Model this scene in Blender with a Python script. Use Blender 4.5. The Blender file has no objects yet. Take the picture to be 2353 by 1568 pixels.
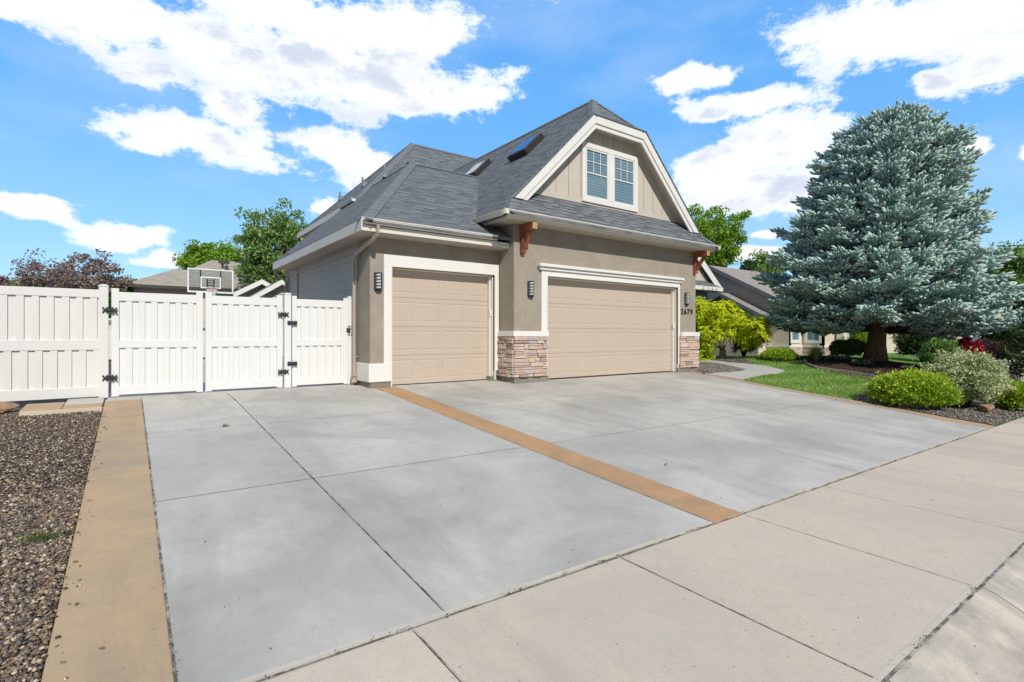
import bpy, bmesh, math, random
import numpy as np
from mathutils import Vector, Matrix
random.seed(7); rng = np.random.default_rng(7)
scene = bpy.context.scene
COL = scene.collection
# ------------------------------------------------------------------ camera model (photo measured on a 2353 x 1568 grid)
F0, CX, HY = 1200.0, 1176.5, 771.5
AZ = math.atan2(880.0, 1200.0); SA, CA = math.sin(AZ), math.cos(AZ)
def ray(px, py):
    u, v = px - CX, HY - py
    return np.array([u*CA + F0*SA, -u*SA + F0*CA, v])
def onY(px, py, Y): r = ray(px, py); return r*(Y/r[1])
def onX(px, py, X): r = ray(px, py); return r*(X/r[0])
# ------------------------------------------------------------------ terrain
SPR = (22.8, 7.83)
def H(X, Y):
    back = -1.10 - 0.004*np.maximum(0, X-14)
    front = -1.572 - 0.0132*X
    k = np.clip((Y-2.62)/(10.0-2.62), 0, 1)
    z = front + (back-front)*k
    z = z + np.where(X < 7.3, 0.036*np.clip(Y-10.0, 0, 1.25), 0)
    z = z - 0.018*np.clip(2.62-Y, 0, 1.66)
    z = z + 0.38*np.exp(-((X-SPR[0])**2+(Y-SPR[1])**2)/(2*2.3**2))*(X > 13.9)
    z = z + 0.15*np.exp(-((X-18.8)**2+(Y-12.0)**2)/(2*2.6**2))*(X > 14.4)
    return z
def G(px, py):
    r = ray(px, py); ts = np.linspace(0.0008, 0.08, 9000)
    p = r[None, :]*ts[:, None]
    below = p[:, 2] < H(p[:, 0], p[:, 1])
    i = int(np.argmax(below)) if below.any() else len(ts)-1
    return p[i]
# ------------------------------------------------------------------ nodes / materials
def new_mat(name):
    m = bpy.data.materials.new(name); m.use_nodes = True
    nt = m.node_tree; b = nt.nodes['Principled BSDF']
    return m, nt, b
class N:
    """tiny node helper"""
    def __init__(s, nt): s.nt = nt
    def new(s, t, **kw):
        n = s.nt.nodes.new(t)
        for k, v in kw.items(): setattr(n, k, v)
        return n
    def link(s, a, b): s.nt.links.new(a, b)
    def pos(s, scale=(1, 1, 1), uv=False, rot=(0, 0, 0)):
        if uv: o = s.new('ShaderNodeTexCoord').outputs['UV']
        else: o = s.new('ShaderNodeNewGeometry').outputs['Position']
        m = s.new('ShaderNodeMapping'); m.inputs['Scale'].default_value = scale; m.inputs['Rotation'].default_value = rot
        s.link(o, m.inputs['Vector']); return m.outputs['Vector']
    def noise(s, vec, scale, detail=4, rough=.55, dist=0.0):
        n = s.new('ShaderNodeTexNoise'); n.inputs['Scale'].default_value = scale; n.inputs['Detail'].default_value = detail
        n.inputs['Roughness'].default_value = rough; n.inputs['Distortion'].default_value = dist
        if vec is not None: s.link(vec, n.inputs['Vector'])
        return n.outputs['Fac']
    def ramp(s, fac, stops):
        r = s.new('ShaderNodeValToRGB'); e = r.color_ramp.elements
        while len(e) > 1: e.remove(e[-1])
        for i, (p, c) in enumerate(stops):
            el = e[0] if i == 0 else e.new(p)
            el.position = p; el.color = (c, c, c, 1) if isinstance(c, (int, float)) else (*c, 1)
        s.link(fac, r.inputs['Fac']); return r.outputs['Color']
    def mix(s, fac, a, b, mode='MIX'):
        m = s.new('ShaderNodeMix'); m.data_type = 'RGBA'; m.blend_type = mode
        for i_, (sock, val) in enumerate(((m.inputs[0], fac), (m.inputs[6], a), (m.inputs[7], b))):
            if hasattr(val, 'links'): s.link(val, sock)
            elif isinstance(val, (int, float)): sock.default_value = val if i_ == 0 else (val, val, val, 1)
            else: sock.default_value = (*val, 1)
        return m.outputs[2]
    def math(s, op, a, b=0.0, c=None):
        m = s.new('ShaderNodeMath', operation=op)
        for sock, val in ((m.inputs[0], a), (m.inputs[1], b), (m.inputs[2], c)):
            if val is None: continue
            if hasattr(val, 'links'): s.link(val, sock)
            else: sock.default_value = val
        return m.outputs[0]
    def bump(s, h, strength=.3, dist=.01, nrm=None):
        b = s.new('ShaderNodeBump'); b.inputs['Strength'].default_value = strength; b.inputs['Distance'].default_value = dist
        s.link(h, b.inputs['Height'])
        if nrm is not None: s.link(nrm, b.inputs['Normal'])
        return b.outputs['Normal']
def simple(name, col, rough=.6, var=.12, vs=3.0, bs=60.0, bump=.15, metal=0.0, spec=.5, streak=None, bd=.004):
    m, nt, b = new_mat(name); n = N(nt)
    v = n.pos(streak or (1, 1, 1))
    f = n.noise(v, vs, 5, .6)
    dark = tuple(c*(1-var) for c in col); lite = tuple(min(1, c*(1+var*.7)) for c in col)
    n.link(n.ramp(f, [(.3, dark), (.7, lite)]), b.inputs['Base Color'])
    b.inputs['Roughness'].default_value = rough; b.inputs['Metallic'].default_value = metal
    b.inputs['Specular IOR Level'].default_value = spec
    if bump: n.link(n.bump(n.noise(n.pos(), bs, 4), bump, bd), b.inputs['Normal'])
    return m
def attr_mat(name, stops, rough=.6, trans=0.0, tcol=None, spec=.3, bump=0):
    m, nt, b = new_mat(name); n = N(nt)
    a = n.new('ShaderNodeAttribute'); a.attribute_name = 'r'
    col = n.ramp(a.outputs['Fac'], stops)
    n.link(col, b.inputs['Base Color']); b.inputs['Roughness'].default_value = rough
    b.inputs['Specular IOR Level'].default_value = spec
    if bump: n.link(n.bump(n.noise(n.pos(), 40, 5), bump, .01), b.inputs['Normal'])
    if trans:
        t = n.new('ShaderNodeBsdfTranslucent'); n.link(n.mix(1.0, col, tcol or (1, 1, .6), 'MULTIPLY'), t.inputs['Color'])
        mx = n.new('ShaderNodeMixShader'); mx.inputs[0].default_value = trans
        n.link(b.outputs[0], mx.inputs[1]); n.link(t.outputs[0], mx.inputs[2])
        n.link(mx.outputs[0], nt.nodes['Material Output'].inputs['Surface'])
    return m
def concrete(name, base, warm, dark, blue, speck=.5, streaks=.5, big=.42):
    m, nt, b = new_mat(name); n = N(nt)
    p = n.pos()
    c = n.mix(n.ramp(n.noise(p, big, 6, .62, .6), [(.36, 0), (.62, 1)]), dark, base)
    c = n.mix(n.math('MULTIPLY', n.ramp(n.noise(n.pos((1, 1, 1), rot=(0, 0, 1.2)), big*1.7, 6, .62, .4), [(.42, 0), (.66, 1)]), .8), c, warm)
    c = n.mix(n.math('MULTIPLY', n.ramp(n.noise(n.pos((1, 1.3, 1), rot=(0, 0, .7)), 1.1, 5, .6, .9), [(.60, 0), (.78, 1)]), .5), c, blue)
    c = n.mix(n.math('MULTIPLY', n.ramp(n.noise(n.pos((2.2, .28, 1)), .9, 6, .65, .5), [(.52, 0), (.72, 1)]), streaks), c, tuple(x*.72 for x in dark))
    c = n.mix(n.math('MULTIPLY', n.ramp(n.noise(p, 7, 6, .75), [(.35, 1), (.6, 0)]), .28), c, tuple(x*.8 for x in base))
    fine = n.noise(p, 130, 3, .7)
    c = n.mix(n.math('MULTIPLY', n.ramp(fine, [(.30, 1), (.46, 0)]), speck), c, tuple(x*.55 for x in base))
    v = n.new('ShaderNodeTexVoronoi'); v.inputs['Scale'].default_value = 17; n.link(p, v.inputs['Vector'])
    sx = n.new('ShaderNodeSeparateColor'); n.link(v.outputs['Color'], sx.inputs[0])
    c = n.mix(n.math('MULTIPLY', n.math('MULTIPLY', n.ramp(v.outputs['Distance'], [(.05, 1), (.13, 0)]), n.math('GREATER_THAN', sx.outputs[0], .62)), speck*1.2), c, tuple(x*.33 for x in dark))
    c = n.mix(n.math('MULTIPLY', n.ramp(n.noise(p, 48, 4, .8), [(.50, 0), (.68, 1)]), speck*.55), c, tuple(x*.70 for x in warm))
    c = n.mix(n.math('MULTIPLY', n.ramp(n.noise(n.pos((1, 1, 1), rot=(0, 0, .4)), 2.6, 7, .72, 1.2), [(.56, 0), (.70, 1)]), .30), c, tuple(x*.82 for x in dark))
    at_ = n.new('ShaderNodeAttribute'); at_.attribute_name = 'r'; c = n.mix(1.0, c, n.ramp(at_.outputs['Fac'], [(0, .93), (1, 1.0)]), 'MULTIPLY')
    n.link(c, b.inputs['Base Color']); b.inputs['Roughness'].default_value = .82; b.inputs['Specular IOR Level'].default_value = .25
    h = n.mix(.5, fine, n.noise(n.pos((1, 9, 1)), 22, 5, .75))
    c = n.mix(n.math('MULTIPLY', n.ramp(n.noise(n.pos((1, 9, 1)), 22, 5, .75), [(.35, 1), (.6, 0)]), .16), c, tuple(x*.7 for x in base)); n.link(c, b.inputs['Base Color'])
    n.link(n.bump(h, .4, .008), b.inputs['Normal'])
    return m
M = {}
M['drive'] = concrete('driveway_concrete', (.525, .50, .45), (.68, .645, .575), (.38, .362, .33), (.41, .415, .395), .45, .45, .36)
M['walk'] = concrete('sidewalk_concrete', (.66, .565, .46), (.70, .575, .44), (.54, .475, .395), (.50, .49, .445), .7, .3)
M['tan'] = concrete('tan_border_concrete', (.52, .38, .235), (.60, .41, .235), (.40, .315, .22), (.48, .435, .36), .6, .5, .8)
M['rust'] = concrete('orange_stained_concrete', (.52, .31, .155), (.62, .36, .175), (.40, .27, .165), (.50, .40, .29), .6, .5, .9)
M['path'] = concrete('path_concrete', (.52, .50, .465), (.54, .51, .46), (.44, .43, .41), (.46, .46, .45), .2, .1)
M['curb'] = concrete('curb_concrete', (.52, .47, .40), (.70, .61, .49), (.33, .305, .27), (.38, .375, .35), .8, .9, 2.2)
M['edge'] = concrete('trowelled_edge', (.66, .59, .49), (.68, .60, .49), (.55, .49, .41), (.54, .51, .46), .5, .3, 1.6)
M['foot'] = concrete('foundation_concrete', (.26, .235, .20), (.30, .27, .22), (.19, .175, .155), (.22, .22, .21), .5, .4, 1.5)
def crackm():
    m, nt, b = new_mat('joint_dirt'); n = N(nt)
    n.link(n.ramp(n.noise(n.pos(), 6, 6, .8), [(.40, (.07, .06, .045)), (.49, (.20, .18, .145)), (.56, (.44, .40, .34))]), b.inputs['Base Color']); b.inputs['Roughness'].default_value = .95; return m
M['crack'] = crackm()
M['soil'] = simple('soil', (.10, .08, .06), .95, .4, 4, 40, .6, bd=.02)
M['far'] = simple('distant_ground', (.10, .13, .05), .95, .3, .2)
M['mulch'] = simple('bark_mulch', (.075, .045, .032), .95, .45, 12, 60, 1.0, bd=.03)
M['vinyl'] = simple('white_vinyl', (.755, .755, .745), .38, .02, 2, 30, .02)
M['vinyl2'] = simple('aged_white_vinyl', (.72, .71, .69), .42, .03, 2, 30, .02)
M['trim'] = simple('cream_trim_paint', (.765, .75, .71), .55, .04, 3, 200, .08)
M['gutter'] = simple('cream_gutter_paint', (.74, .70, .625), .45, .04, 2, 60, .03)
M['fascia'] = simple('cream_fascia_paint', (.70, .665, .60), .55, .05, 2, 90, .08)
M['soffit'] = simple('soffit_paint', (.45, .39, .33), .7, .12, 3, 60, .1)
M['pipe'] = simple('taupe_downspout_paint', (.40, .335, .27), .45, .05, 4, 60, .03)
M['door'] = simple('tan_garage_door_paint', (.525, .432, .350), .48, .03, 2, 90, .10, streak=(1, 1, 8))
M['black'] = simple('black_hardware', (.035, .038, .045), .45, .2, 20, 80, .1)
M['lampbody'] = simple('dark_grey_lamp_metal', (.10, .105, .12), .4, .15, 20, 80, .05, metal=.6)
M['frost'] = simple('frosted_lamp_glass', (.55, .62, .66), .25, .08, 20, 60, .02)
M['wood'] = simple('redwood_stain', (.30, .085, .04), .45, .45, 9, 60, .3, streak=(1, 1, .25))
M['endwood'] = simple('cut_end_timber', (.50, .32, .16), .7, .5, 30, 60, .4)
M['batten'] = simple('tan_gable_siding_paint', (.56, .50, .43), .6, .05, 3, 120, .12)
M['numblack'] = simple('black_numeral_metal', (.03, .03, .03), .4, .1)
M['curbskylight'] = simple('dark_skylight_frame', (.035, .03, .028), .4, .2)
M['bark'] = simple('rough_bark', (.25, .155, .09), .95, .5, 7, 28, 1.0, streak=(1, 1, .25), bd=.04)
M['barkgrey'] = simple('smooth_grey_bark', (.30, .23, .17), .85, .3, 9, 40, .5, streak=(1, 1, .4), bd=.01)
M['barkdark'] = simple('dark_twig_bark', (.07, .05, .04), .9, .3, 9)
M['rock'] = simple('brown_garden_rock', (.36, .23, .145), .85, .35, 5, 18, .8, bd=.03)
M['bluetrim'] = simple('slate_blue_fascia_paint', (.15, .19, .21), .55, .08)
M['beigewall'] = simple('neighbour_beige_stucco', (.66, .575, .46), .85, .07, 2, 90, .2)
M['paleroofwall'] = simple('pale_beige_siding_paint', (.56, .50, .41), .7, .05)
M['darkgutter'] = simple('dark_gutter_paint', (.06, .055, .05), .45, .1)
M['red'] = simple('orange_red_rim_paint', (.55, .09, .05), .4, .1)
M['white'] = simple('white_paint', (.80, .80, .80), .45, .02)
M['net'] = simple('white_net_cord', (.78, .78, .78), .8, .05)
M['metalwhite'] = simple('metal_vent', (.35, .36, .38), .4, .2, metal=.5)
M['acgrey'] = simple('grey_box_paint', (.50, .50, .48), .5, .1)
M['dark'] = simple('dark_interior', (.02, .022, .025), .8, .2)
M['weed'] = attr_mat('weed_green', [(0, (.06, .10, .02)), (1, (.16, .22, .05))], .8, .3)
M['litter'] = attr_mat('crack_litter', [(0, (.05, .045, .03)), (.6, (.12, .11, .06)), (1, (.22, .12, .06))], .9)
# stucco: blotchy trowelled taupe
def stucco():
    m, nt, b = new_mat('taupe_stucco'); n = N(nt); p = n.pos()
    c = n.mix(n.ramp(n.noise(p, 1.6, 7, .68, .4), [(.32, 0), (.68, 1)]), (.315, .272, .22), (.41, .362, .302))
    c = n.mix(n.math('MULTIPLY', n.ramp(n.noise(p, 9, 6, .7), [(.4, 1), (.7, 0)]), .35), c, (.25, .215, .172))
    n.link(c, b.inputs['Base Color']); b.inputs['Roughness'].default_value = .9; b.inputs['Specular IOR Level'].default_value = .2
    h = n.mix(.5, n.noise(p, 110, 4, .7), n.noise(p, 24, 4, .6))
    n.link(n.bump(h, .45, .012), b.inputs['Normal']); return m
M['stucco'] = stucco()
def shingles(name, c1, c2, gap, bw=.24, rh=.145):
    m, nt, b = new_mat(name); n = N(nt)
    v = n.pos(uv=True)
    # wobble rows a little
    br = n.new('ShaderNodeTexBrick'); br.offset = .37; br.offset_frequency = 3; br.squash = 1.0; br.squash_frequency = 2
    br.inputs['Color1'].default_value = (0, 0, 0, 1); br.inputs['Color2'].default_value = (1, 1, 1, 1); br.inputs['Mortar'].default_value = (.5, .5, .5, 1)
    br.inputs['Scale'].default_value = 1; br.inputs['Brick Width'].default_value = bw; br.inputs['Row Height'].default_value = rh
    br.inputs['Mortar Size'].default_value = 0.0; br.inputs['Bias'].default_value = 0
    n.link(v, br.inputs['Vector'])
    col = n.ramp(br.outputs['Color'], [(0, c1), (.5, tuple((a+b_)/2 for a, b_ in zip(c1, c2))), (1, c2)])
    col = n.mix(n.math('MULTIPLY', n.ramp(n.noise(v, .7, 5, .6), [(.3, 1), (.7, 0)]), .22), col, c1)
    col = n.mix(n.math('MULTIPLY', n.ramp(n.noise(v, 170, 2, .7), [(.4, 1), (.6, 0)]), .3), col, tuple(x*.5 for x in c1))
    # butt edge of each course: sawtooth in v, broken by the tabs
    sep = n.new('ShaderNodeSeparateXYZ'); n.link(v, sep.inputs[0])
    fr = n.math('FRACT', n.math('DIVIDE', sep.outputs['Y'], rh))
    tab = n.math('GREATER_THAN', br.outputs['Color'], .55)
    th = n.math('ADD', n.math('MULTIPLY', tab, .24), .03)
    line = n.math('LESS_THAN', fr, th)
    col = n.mix(n.math('MULTIPLY', line, .8), col, gap)
    n.link(col, b.inputs['Base Color']); b.inputs['Roughness'].default_value = .9; b.inputs['Specular IOR Level'].default_value = .15
    hgt = n.math('ADD', n.math('MULTIPLY', n.math('SUBTRACT', 1.0, fr), .7), n.math('MULTIPLY', tab, .5))
    hgt = n.math('ADD', hgt, n.math('MULTIPLY', n.noise(v, 120, 2), .2))
    n.link(n.bump(hgt, .55, .014), b.inputs['Normal']); return m
M['roof'] = shingles('charcoal_shingles', (.12, .132, .144), (.235, .254, .272), (.022, .026, .03), .25, .145)
M['cap'] = shingles('charcoal_ridge_cap', (.175, .195, .215), (.21, .232, .252), (.09, .10, .112), 5.0, .16)
M['brownroof'] = shingles('brown_shingles', (.34, .30, .25), (.54, .48, .41), (.19, .165, .135), .34, .17)
M['pinkroof'] = shingles('weathered_tan_shingles', (.30, .265, .23), (.44, .39, .345), (.2, .17, .15), .34, .17)
def lap(name, base, exposure, shing=False):
    m, nt, b = new_mat(name); n = N(nt); v = n.pos(uv=True)
    c = n.mix(n.ramp(n.noise(v, 1.5, 5), [(.3, 0), (.7, 1)]), tuple(x*.92 for x in base), base)
    sep = n.new('ShaderNodeSeparateXYZ'); n.link(v, sep.inputs[0])
    y = sep.outputs['Y']
    if shing: y = n.math('ADD', y, n.math('MULTIPLY', n.noise(n.pos((1, 0, 1), uv=True), 2.6, 1), .09))
    fr = n.math('FRACT', n.math('DIVIDE', y, exposure))
    c = n.mix(n.math('MULTIPLY', n.math('LESS_THAN', fr, .045), .55), c, tuple(x*.25 for x in base))
    n.link(c, b.inputs['Base Color']); b.inputs['Roughness'].default_value = .7
    n.link(n.bump(n.math('SUBTRACT', 1.0, fr), .5, .02), b.inputs['Normal']); return m
M['lap'] = lap('taupe_lap_siding', (.52, .475, .43), .21)
M['lapbeige'] = lap('beige_lap_siding', (.66, .60, .51), .2)
M['shake'] = lap('neighbour_shake_siding', (.50, .43, .355), .33, True)
def stone_mat(name):
    m, nt, b = new_mat(name); n = N(nt)
    a = n.new('ShaderNodeAttribute'); a.attribute_name = 'r'
    c = n.ramp(a.outputs['Fac'], [(0, (.34, .25, .24)), (.18, (.58, .44, .38)), (.36, (.70, .50, .38)), (.52, (.64, .56, .48)),
                                   (.68, (.74, .57, .46)), (.84, (.45, .41, .42)), (1, (.76, .66, .55))])
    f = n.noise(n.pos((1, 1, 2.2)), 14, 7, .75, .6)
    c = n.mix(n.math('MULTIPLY', n.ramp(f, [(.32, 1), (.52, 0)]), .55), c, (.24, .17, .15))
    c = n.mix(n.math('MULTIPLY', n.ramp(n.noise(n.pos(), 6, 5), [(.5, 0), (.75, 1)]), .4), c, (.60, .42, .30))
    n.link(c, b.inputs['Base Color']); b.inputs['Roughness'].default_value = .9; b.inputs['Specular IOR Level'].default_value = .2
    n.link(n.bump(f, .8, .03), b.inputs['Normal']); return m
M['stone'] = stone_mat('ledge_stone'); M['mortar'] = simple('dark_mortar', (.09, .07, .06), .95, .2)
def glassm(name, tint=(.6, .7, .72), refl=.35, opa=.2, base=(.05, .07, .08)):
    m, nt, b = new_mat(name); n = N(nt)
    t = n.new('ShaderNodeBsdfTransparent'); t.inputs[0].default_value = (*tint, 1)
    g = n.new('ShaderNodeBsdfGlossy'); g.inputs['Roughness'].default_value = .02; g.inputs['Color'].default_value = (.85, .93, 1, 1)
    fr = n.new('ShaderNodeLayerWeight'); fr.inputs['Blend'].default_value = .35
    fac = n.math('ADD', n.math('MULTIPLY', n.math('POWER', fr.outputs['Facing'], 3.0), .5), refl)
    mx = n.new('ShaderNodeMixShader'); n.link(fac, mx.inputs[0]); n.link(t.outputs[0], mx.inputs[1]); n.link(g.outputs[0], mx.inputs[2])
    n.link(mx.outputs[0], nt.nodes['Material Output'].inputs['Surface']); return m
M['glass'] = glassm('window_glass', (.78, .85, .88), .09)
M['skyglass'] = glassm('skylight_glass', (.25, .3, .3), .32)
M['clear'] = glassm('clear_backboard', (.86, .90, .90), .03)
M['blind'] = simple('pale_blind_slats', (.55, .60, .62), .5, .05)
# foliage
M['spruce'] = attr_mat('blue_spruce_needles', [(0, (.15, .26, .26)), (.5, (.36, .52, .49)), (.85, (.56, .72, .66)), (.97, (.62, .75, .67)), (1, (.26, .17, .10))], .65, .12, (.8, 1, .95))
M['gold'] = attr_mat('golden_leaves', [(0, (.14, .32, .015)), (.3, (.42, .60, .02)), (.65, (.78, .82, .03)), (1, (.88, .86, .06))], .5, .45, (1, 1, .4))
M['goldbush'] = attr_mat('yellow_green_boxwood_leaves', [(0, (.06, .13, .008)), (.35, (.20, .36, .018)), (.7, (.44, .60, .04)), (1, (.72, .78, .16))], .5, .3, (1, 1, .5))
M['varieg'] = attr_mat('variegated_cream_leaves', [(0, (.12, .20, .07)), (.35, (.34, .44, .22)), (.6, (.62, .68, .40)), (1, (.82, .80, .52))], .5, .3, (1, 1, .7))
M['maple'] = attr_mat('mid_green_leaves', [(0, (.08, .17, .04)), (.5, (.21, .36, .10)), (1, (.40, .54, .22))], .5, .35)
M['lime'] = attr_mat('bright_green_leaves', [(0, (.13, .27, .03)), (.5, (.27, .46, .04)), (1, (.45, .62, .10))], .5, .4)
M['plum'] = attr_mat('purple_bronze_leaves', [(0, (.15, .11, .115)), (.5, (.33, .255, .24)), (.85, (.38, .35, .28)), (1, (.38, .44, .26))], .55, .25, (1, .8, .6))
M['darkleaf'] = attr_mat('dark_green_leaves', [(0, (.018, .04, .012)), (.6, (.045, .085, .025)), (1, (.11, .17, .05))], .5, .25)
M['redleaf'] = attr_mat('crimson_leaves', [(0, (.16, .01, .02)), (.5, (.55, .03, .06)), (1, (.80, .08, .13))], .5, .3, (1, .5, .5))
M['bronze'] = attr_mat('dark_bronze_leaves', [(0, (.03, .015, .015)), (.6, (.07, .035, .03)), (1, (.13, .10, .05))], .5, .2)
M['hosta'] = attr_mat('hosta_leaves', [(0, (.04, .10, .05)), (.62, (.07, .15, .07)), (.68, (.45, .52, .40)), (1, (.55, .60, .48))], .5, .2)
M['pine'] = attr_mat('pine_needles', [(0, (.03, .065, .02)), (.6, (.07, .13, .04)), (1, (.16, .22, .07))], .6, .15)
M['rose'] = attr_mat('rose_bush_leaves', [(0, (.09, .18, .05)), (.6, (.22, .35, .11)), (.93, (.36, .48, .18)), (.95, (.75, .62, .22)), (1, (.8, .7, .35))], .5, .3)
M['grass'] = attr_mat('lawn_blades', [(0, (.12, .24, .03)), (.5, (.27, .43, .085)), (1, (.50, .64, .27))], .6, .3)
M['tuft'] = attr_mat('ornamental_grass', [(0, (.16, .20, .07)), (1, (.50, .50, .25))], .6, .3)
M['gravelstone'] = attr_mat('mixed_gravel', [(0, (.05, .043, .038)), (.3, (.15, .11, .08)), (.55, (.27, .19, .125)), (.72, (.16, .15, .145)), (.88, (.44, .32, .20)), (1, (.66, .56, .44))], .8, bump=.4)
M['gravelgrey'] = attr_mat('grey_gravel', [(0, (.08, .07, .06)), (.5, (.20, .175, .15)), (.85, (.32, .28, .24)), (1, (.5, .45, .4))], .8, bump=.4)
M['chips'] = attr_mat('mulch_chips', [(0, (.03, .018, .012)), (.6, (.085, .05, .035)), (1, (.18, .12, .08))], .9)
def lawn_base():
    m, nt, b = new_mat('lawn_base'); n = N(nt)
    # mower bands running across the lawn
    w = n.new('ShaderNodeTexWave'); w.inputs['Scale'].default_value = .38; w.inputs['Distortion'].default_value = 1.2; w.inputs['Detail'].default_value = 2
    n.link(n.pos((1, 1, 1), rot=(0, 0, 1.25)), w.inputs['Vector'])
    c = n.mix(w.outputs['Fac'], (.13, .29, .03), (.20, .39, .06))
    c = n.mix(n.ramp(n.noise(n.pos(), 25, 6, .8), [(.3, 0), (.7, 1)]), tuple((.03, .075, .012)), c)
    n.link(c, b.inputs['Base Color']); b.inputs['Roughness'].default_value = .9
    n.link(n.bump(n.noise(n.pos(), 60, 4, .8), .9, .03), b.inputs['Normal']); return m
M['lawnbase'] = lawn_base()
# ------------------------------------------------------------------ objects
ORG = {}
def tag(o, label=None, cat=None, group=None, kind=None):
    if label: o['label'] = label
    if cat: o['category'] = cat
    if group: o['group'] = group
    if kind: o['kind'] = kind
    return o
def thing(name, loc, label, cat, group=None):
    o = bpy.data.objects.new(name, None); COL.objects.link(o); o.location = loc; o.empty_display_size = .2
    ORG[o.name] = Vector(loc); return tag(o, label, cat, group)
def link(name, me, mat, parent):
    o = bpy.data.objects.new(name, me); COL.objects.link(o)
    if isinstance(mat, (list, tuple)):
        for m_ in mat: me.materials.append(m_)
    elif mat: me.materials.append(mat)
    if parent is not None:
        o.parent = parent; ORG[o.name] = ORG[parent.name]
    else: ORG[o.name] = Vector((0, 0, 0))
    return o
class MB:
    """collects polygons in world coordinates, gives them metre UVs and builds one mesh"""
    def __init__(s): s.v = []; s.f = []; s.mi = []; s.r = []; s.cm = 0; s.cr = .5
    def poly(s, pts, flip=False):
        k = len(s.v); s.v += [Vector(p) for p in pts]; idx = list(range(k, k+len(pts)))
        s.f.append(idx[::-1] if flip else idx); s.mi.append(s.cm); s.r.append(s.cr)
    def mesh(s, V, Fs):
        k = len(s.v); s.v += [Vector(p) for p in V]
        for f in Fs: s.f.append([k+i for i in f]); s.mi.append(s.cm); s.r.append(s.cr)
    def box(s, x0, x1, y0, y1, z0, z1):
        V = [(x, y, z) for z in (z0, z1) for y in (y0, y1) for x in (x0, x1)]
        s.mesh(V, [(0, 2, 3, 1), (4, 5, 7, 6), (0, 1, 5, 4), (2, 6, 7, 3), (0, 4, 6, 2), (1, 3, 7, 5)])
    def slab(s, pts, th, d=(0, 0, -1)):
        n = len(pts); P = [Vector(p) for p in pts]; Q = [p+Vector(d)*th for p in P]
        s.mesh(P+Q, [list(range(n)), list(range(2*n-1, n-1, -1))]+[(i, i+n, (i+1) % n+n, (i+1) % n) for i in range(n)])
    def prism(s, prof, a, b):
        """prof: list of 3D offsets around the axis a->b"""
        n = len(prof); A = [Vector(a)+Vector(p) for p in prof]; B = [Vector(b)+Vector(p) for p in prof]
        s.mesh(A+B, [list(range(n))[::-1], list(range(n, 2*n))]+[(i, (i+1) % n, (i+1) % n+n, i+n) for i in range(n)])
    def bar(s, a, b, w, h, up=(0, 0, 1)):
        a, b = Vector(a), Vector(b); d = (b-a).normalized(); u = Vector(up)
        sd = d.cross(u)
        if sd.length < 1e-4: sd = d.cross(Vector((0, 1, 0)))
        sd.normalize(); u = sd.cross(d).normalized()
        s.prism([sd*(-w/2)+u*(-h/2), sd*(w/2)+u*(-h/2), sd*(w/2)+u*(h/2), sd*(-w/2)+u*(h/2)], a, b)
    def tube(s, pts, rad, n=8, cap=True):
        P = [Vector(p) for p in pts]; R = rad if hasattr(rad, '__len__') else [rad]*len(P); V = []; Fs = []
        ref = Vector((.31, .17, .93))
        for i, p in enumerate(P):
            d = (P[min(i+1, len(P)-1)]-P[max(i-1, 0)]).normalized()
            if abs(d.dot(ref)) > .98: ref = Vector((1, .1, 0)).normalized()
            a = d.cross(ref).normalized(); b = d.cross(a)
            for k in range(n):
                t = 2*math.pi*k/n; V.append(p+(a*math.cos(t)+b*math.sin(t))*R[i])
        for i in range(len(P)-1):
            for k in range(n):
                Fs.append((i*n+k, i*n+(k+1) % n, (i+1)*n+(k+1) % n, (i+1)*n+k))
        if cap: Fs += [list(range(n))[::-1], list(range((len(P)-1)*n, len(P)*n))]
        s.mesh(V, Fs)
    def each(s, name, mat, parent=None, **kw):
        """every separate piece becomes a part of its own"""
        par = list(range(len(s.v)))
        def find(a):
            while par[a] != a: par[a] = par[par[a]]; a = par[a]
            return a
        for f in s.f:
            for i in f[1:]: par[find(i)] = find(f[0])
        groups = {}
        for k, f in enumerate(s.f): groups.setdefault(find(f[0]), []).append(k)
        out = []
        for ks in groups.values():
            m_ = MB(); mp = {}
            for k in ks:
                for i in s.f[k]:
                    if i not in mp: mp[i] = len(m_.v); m_.v.append(s.v[i])
                m_.f.append([mp[i] for i in s.f[k]]); m_.mi.append(s.mi[k]); m_.r.append(s.r[k])
            out.append(m_.build(name, mat, parent, **kw))
        return out
    def build(s, name, mat, parent=None, smooth=False, bevel=0, fixn=True):
        me = bpy.data.meshes.new(name); org = ORG[parent.name] if parent is not None else Vector((0, 0, 0))
        me.from_pydata([tuple(v-org) for v in s.v], [], s.f)
        for p, m_ in zip(me.polygons, s.mi): p.material_index = m_
        if fixn:
            bm = bmesh.new(); bm.from_mesh(me); bmesh.ops.recalc_face_normals(bm, faces=bm.faces); bm.to_mesh(me); bm.free()
        uv = me.uv_layers.new(name='UVMap'); buf = [0.0]*(2*len(me.loops))
        for p in me.polygons:
            nz = p.normal
            if abs(nz.z) > .995: U, W = Vector((1, 0, 0)), Vector((0, 1, 0))
            else: U = Vector((0, 0, 1)).cross(nz).normalized(); W = nz.cross(U)
            for li in p.loop_indices:
                q = me.vertices[me.loops[li].vertex_index].co+org; buf[2*li] = q.dot(U); buf[2*li+1] = q.dot(W)
        uv.data.foreach_set('uv', buf)
        at = me.attributes.new('r', 'FLOAT', 'FACE'); at.data.foreach_set('value', s.r)
        if smooth: me.polygons.foreach_set('use_smooth', [True]*len(me.polygons))
        o = link(name, me, mat, parent)
        if bevel:
            b = o.modifiers.new('bevel', 'BEVEL'); b.width = bevel; b.segments = 2; b.limit_method = 'ANGLE'
        return o
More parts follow.
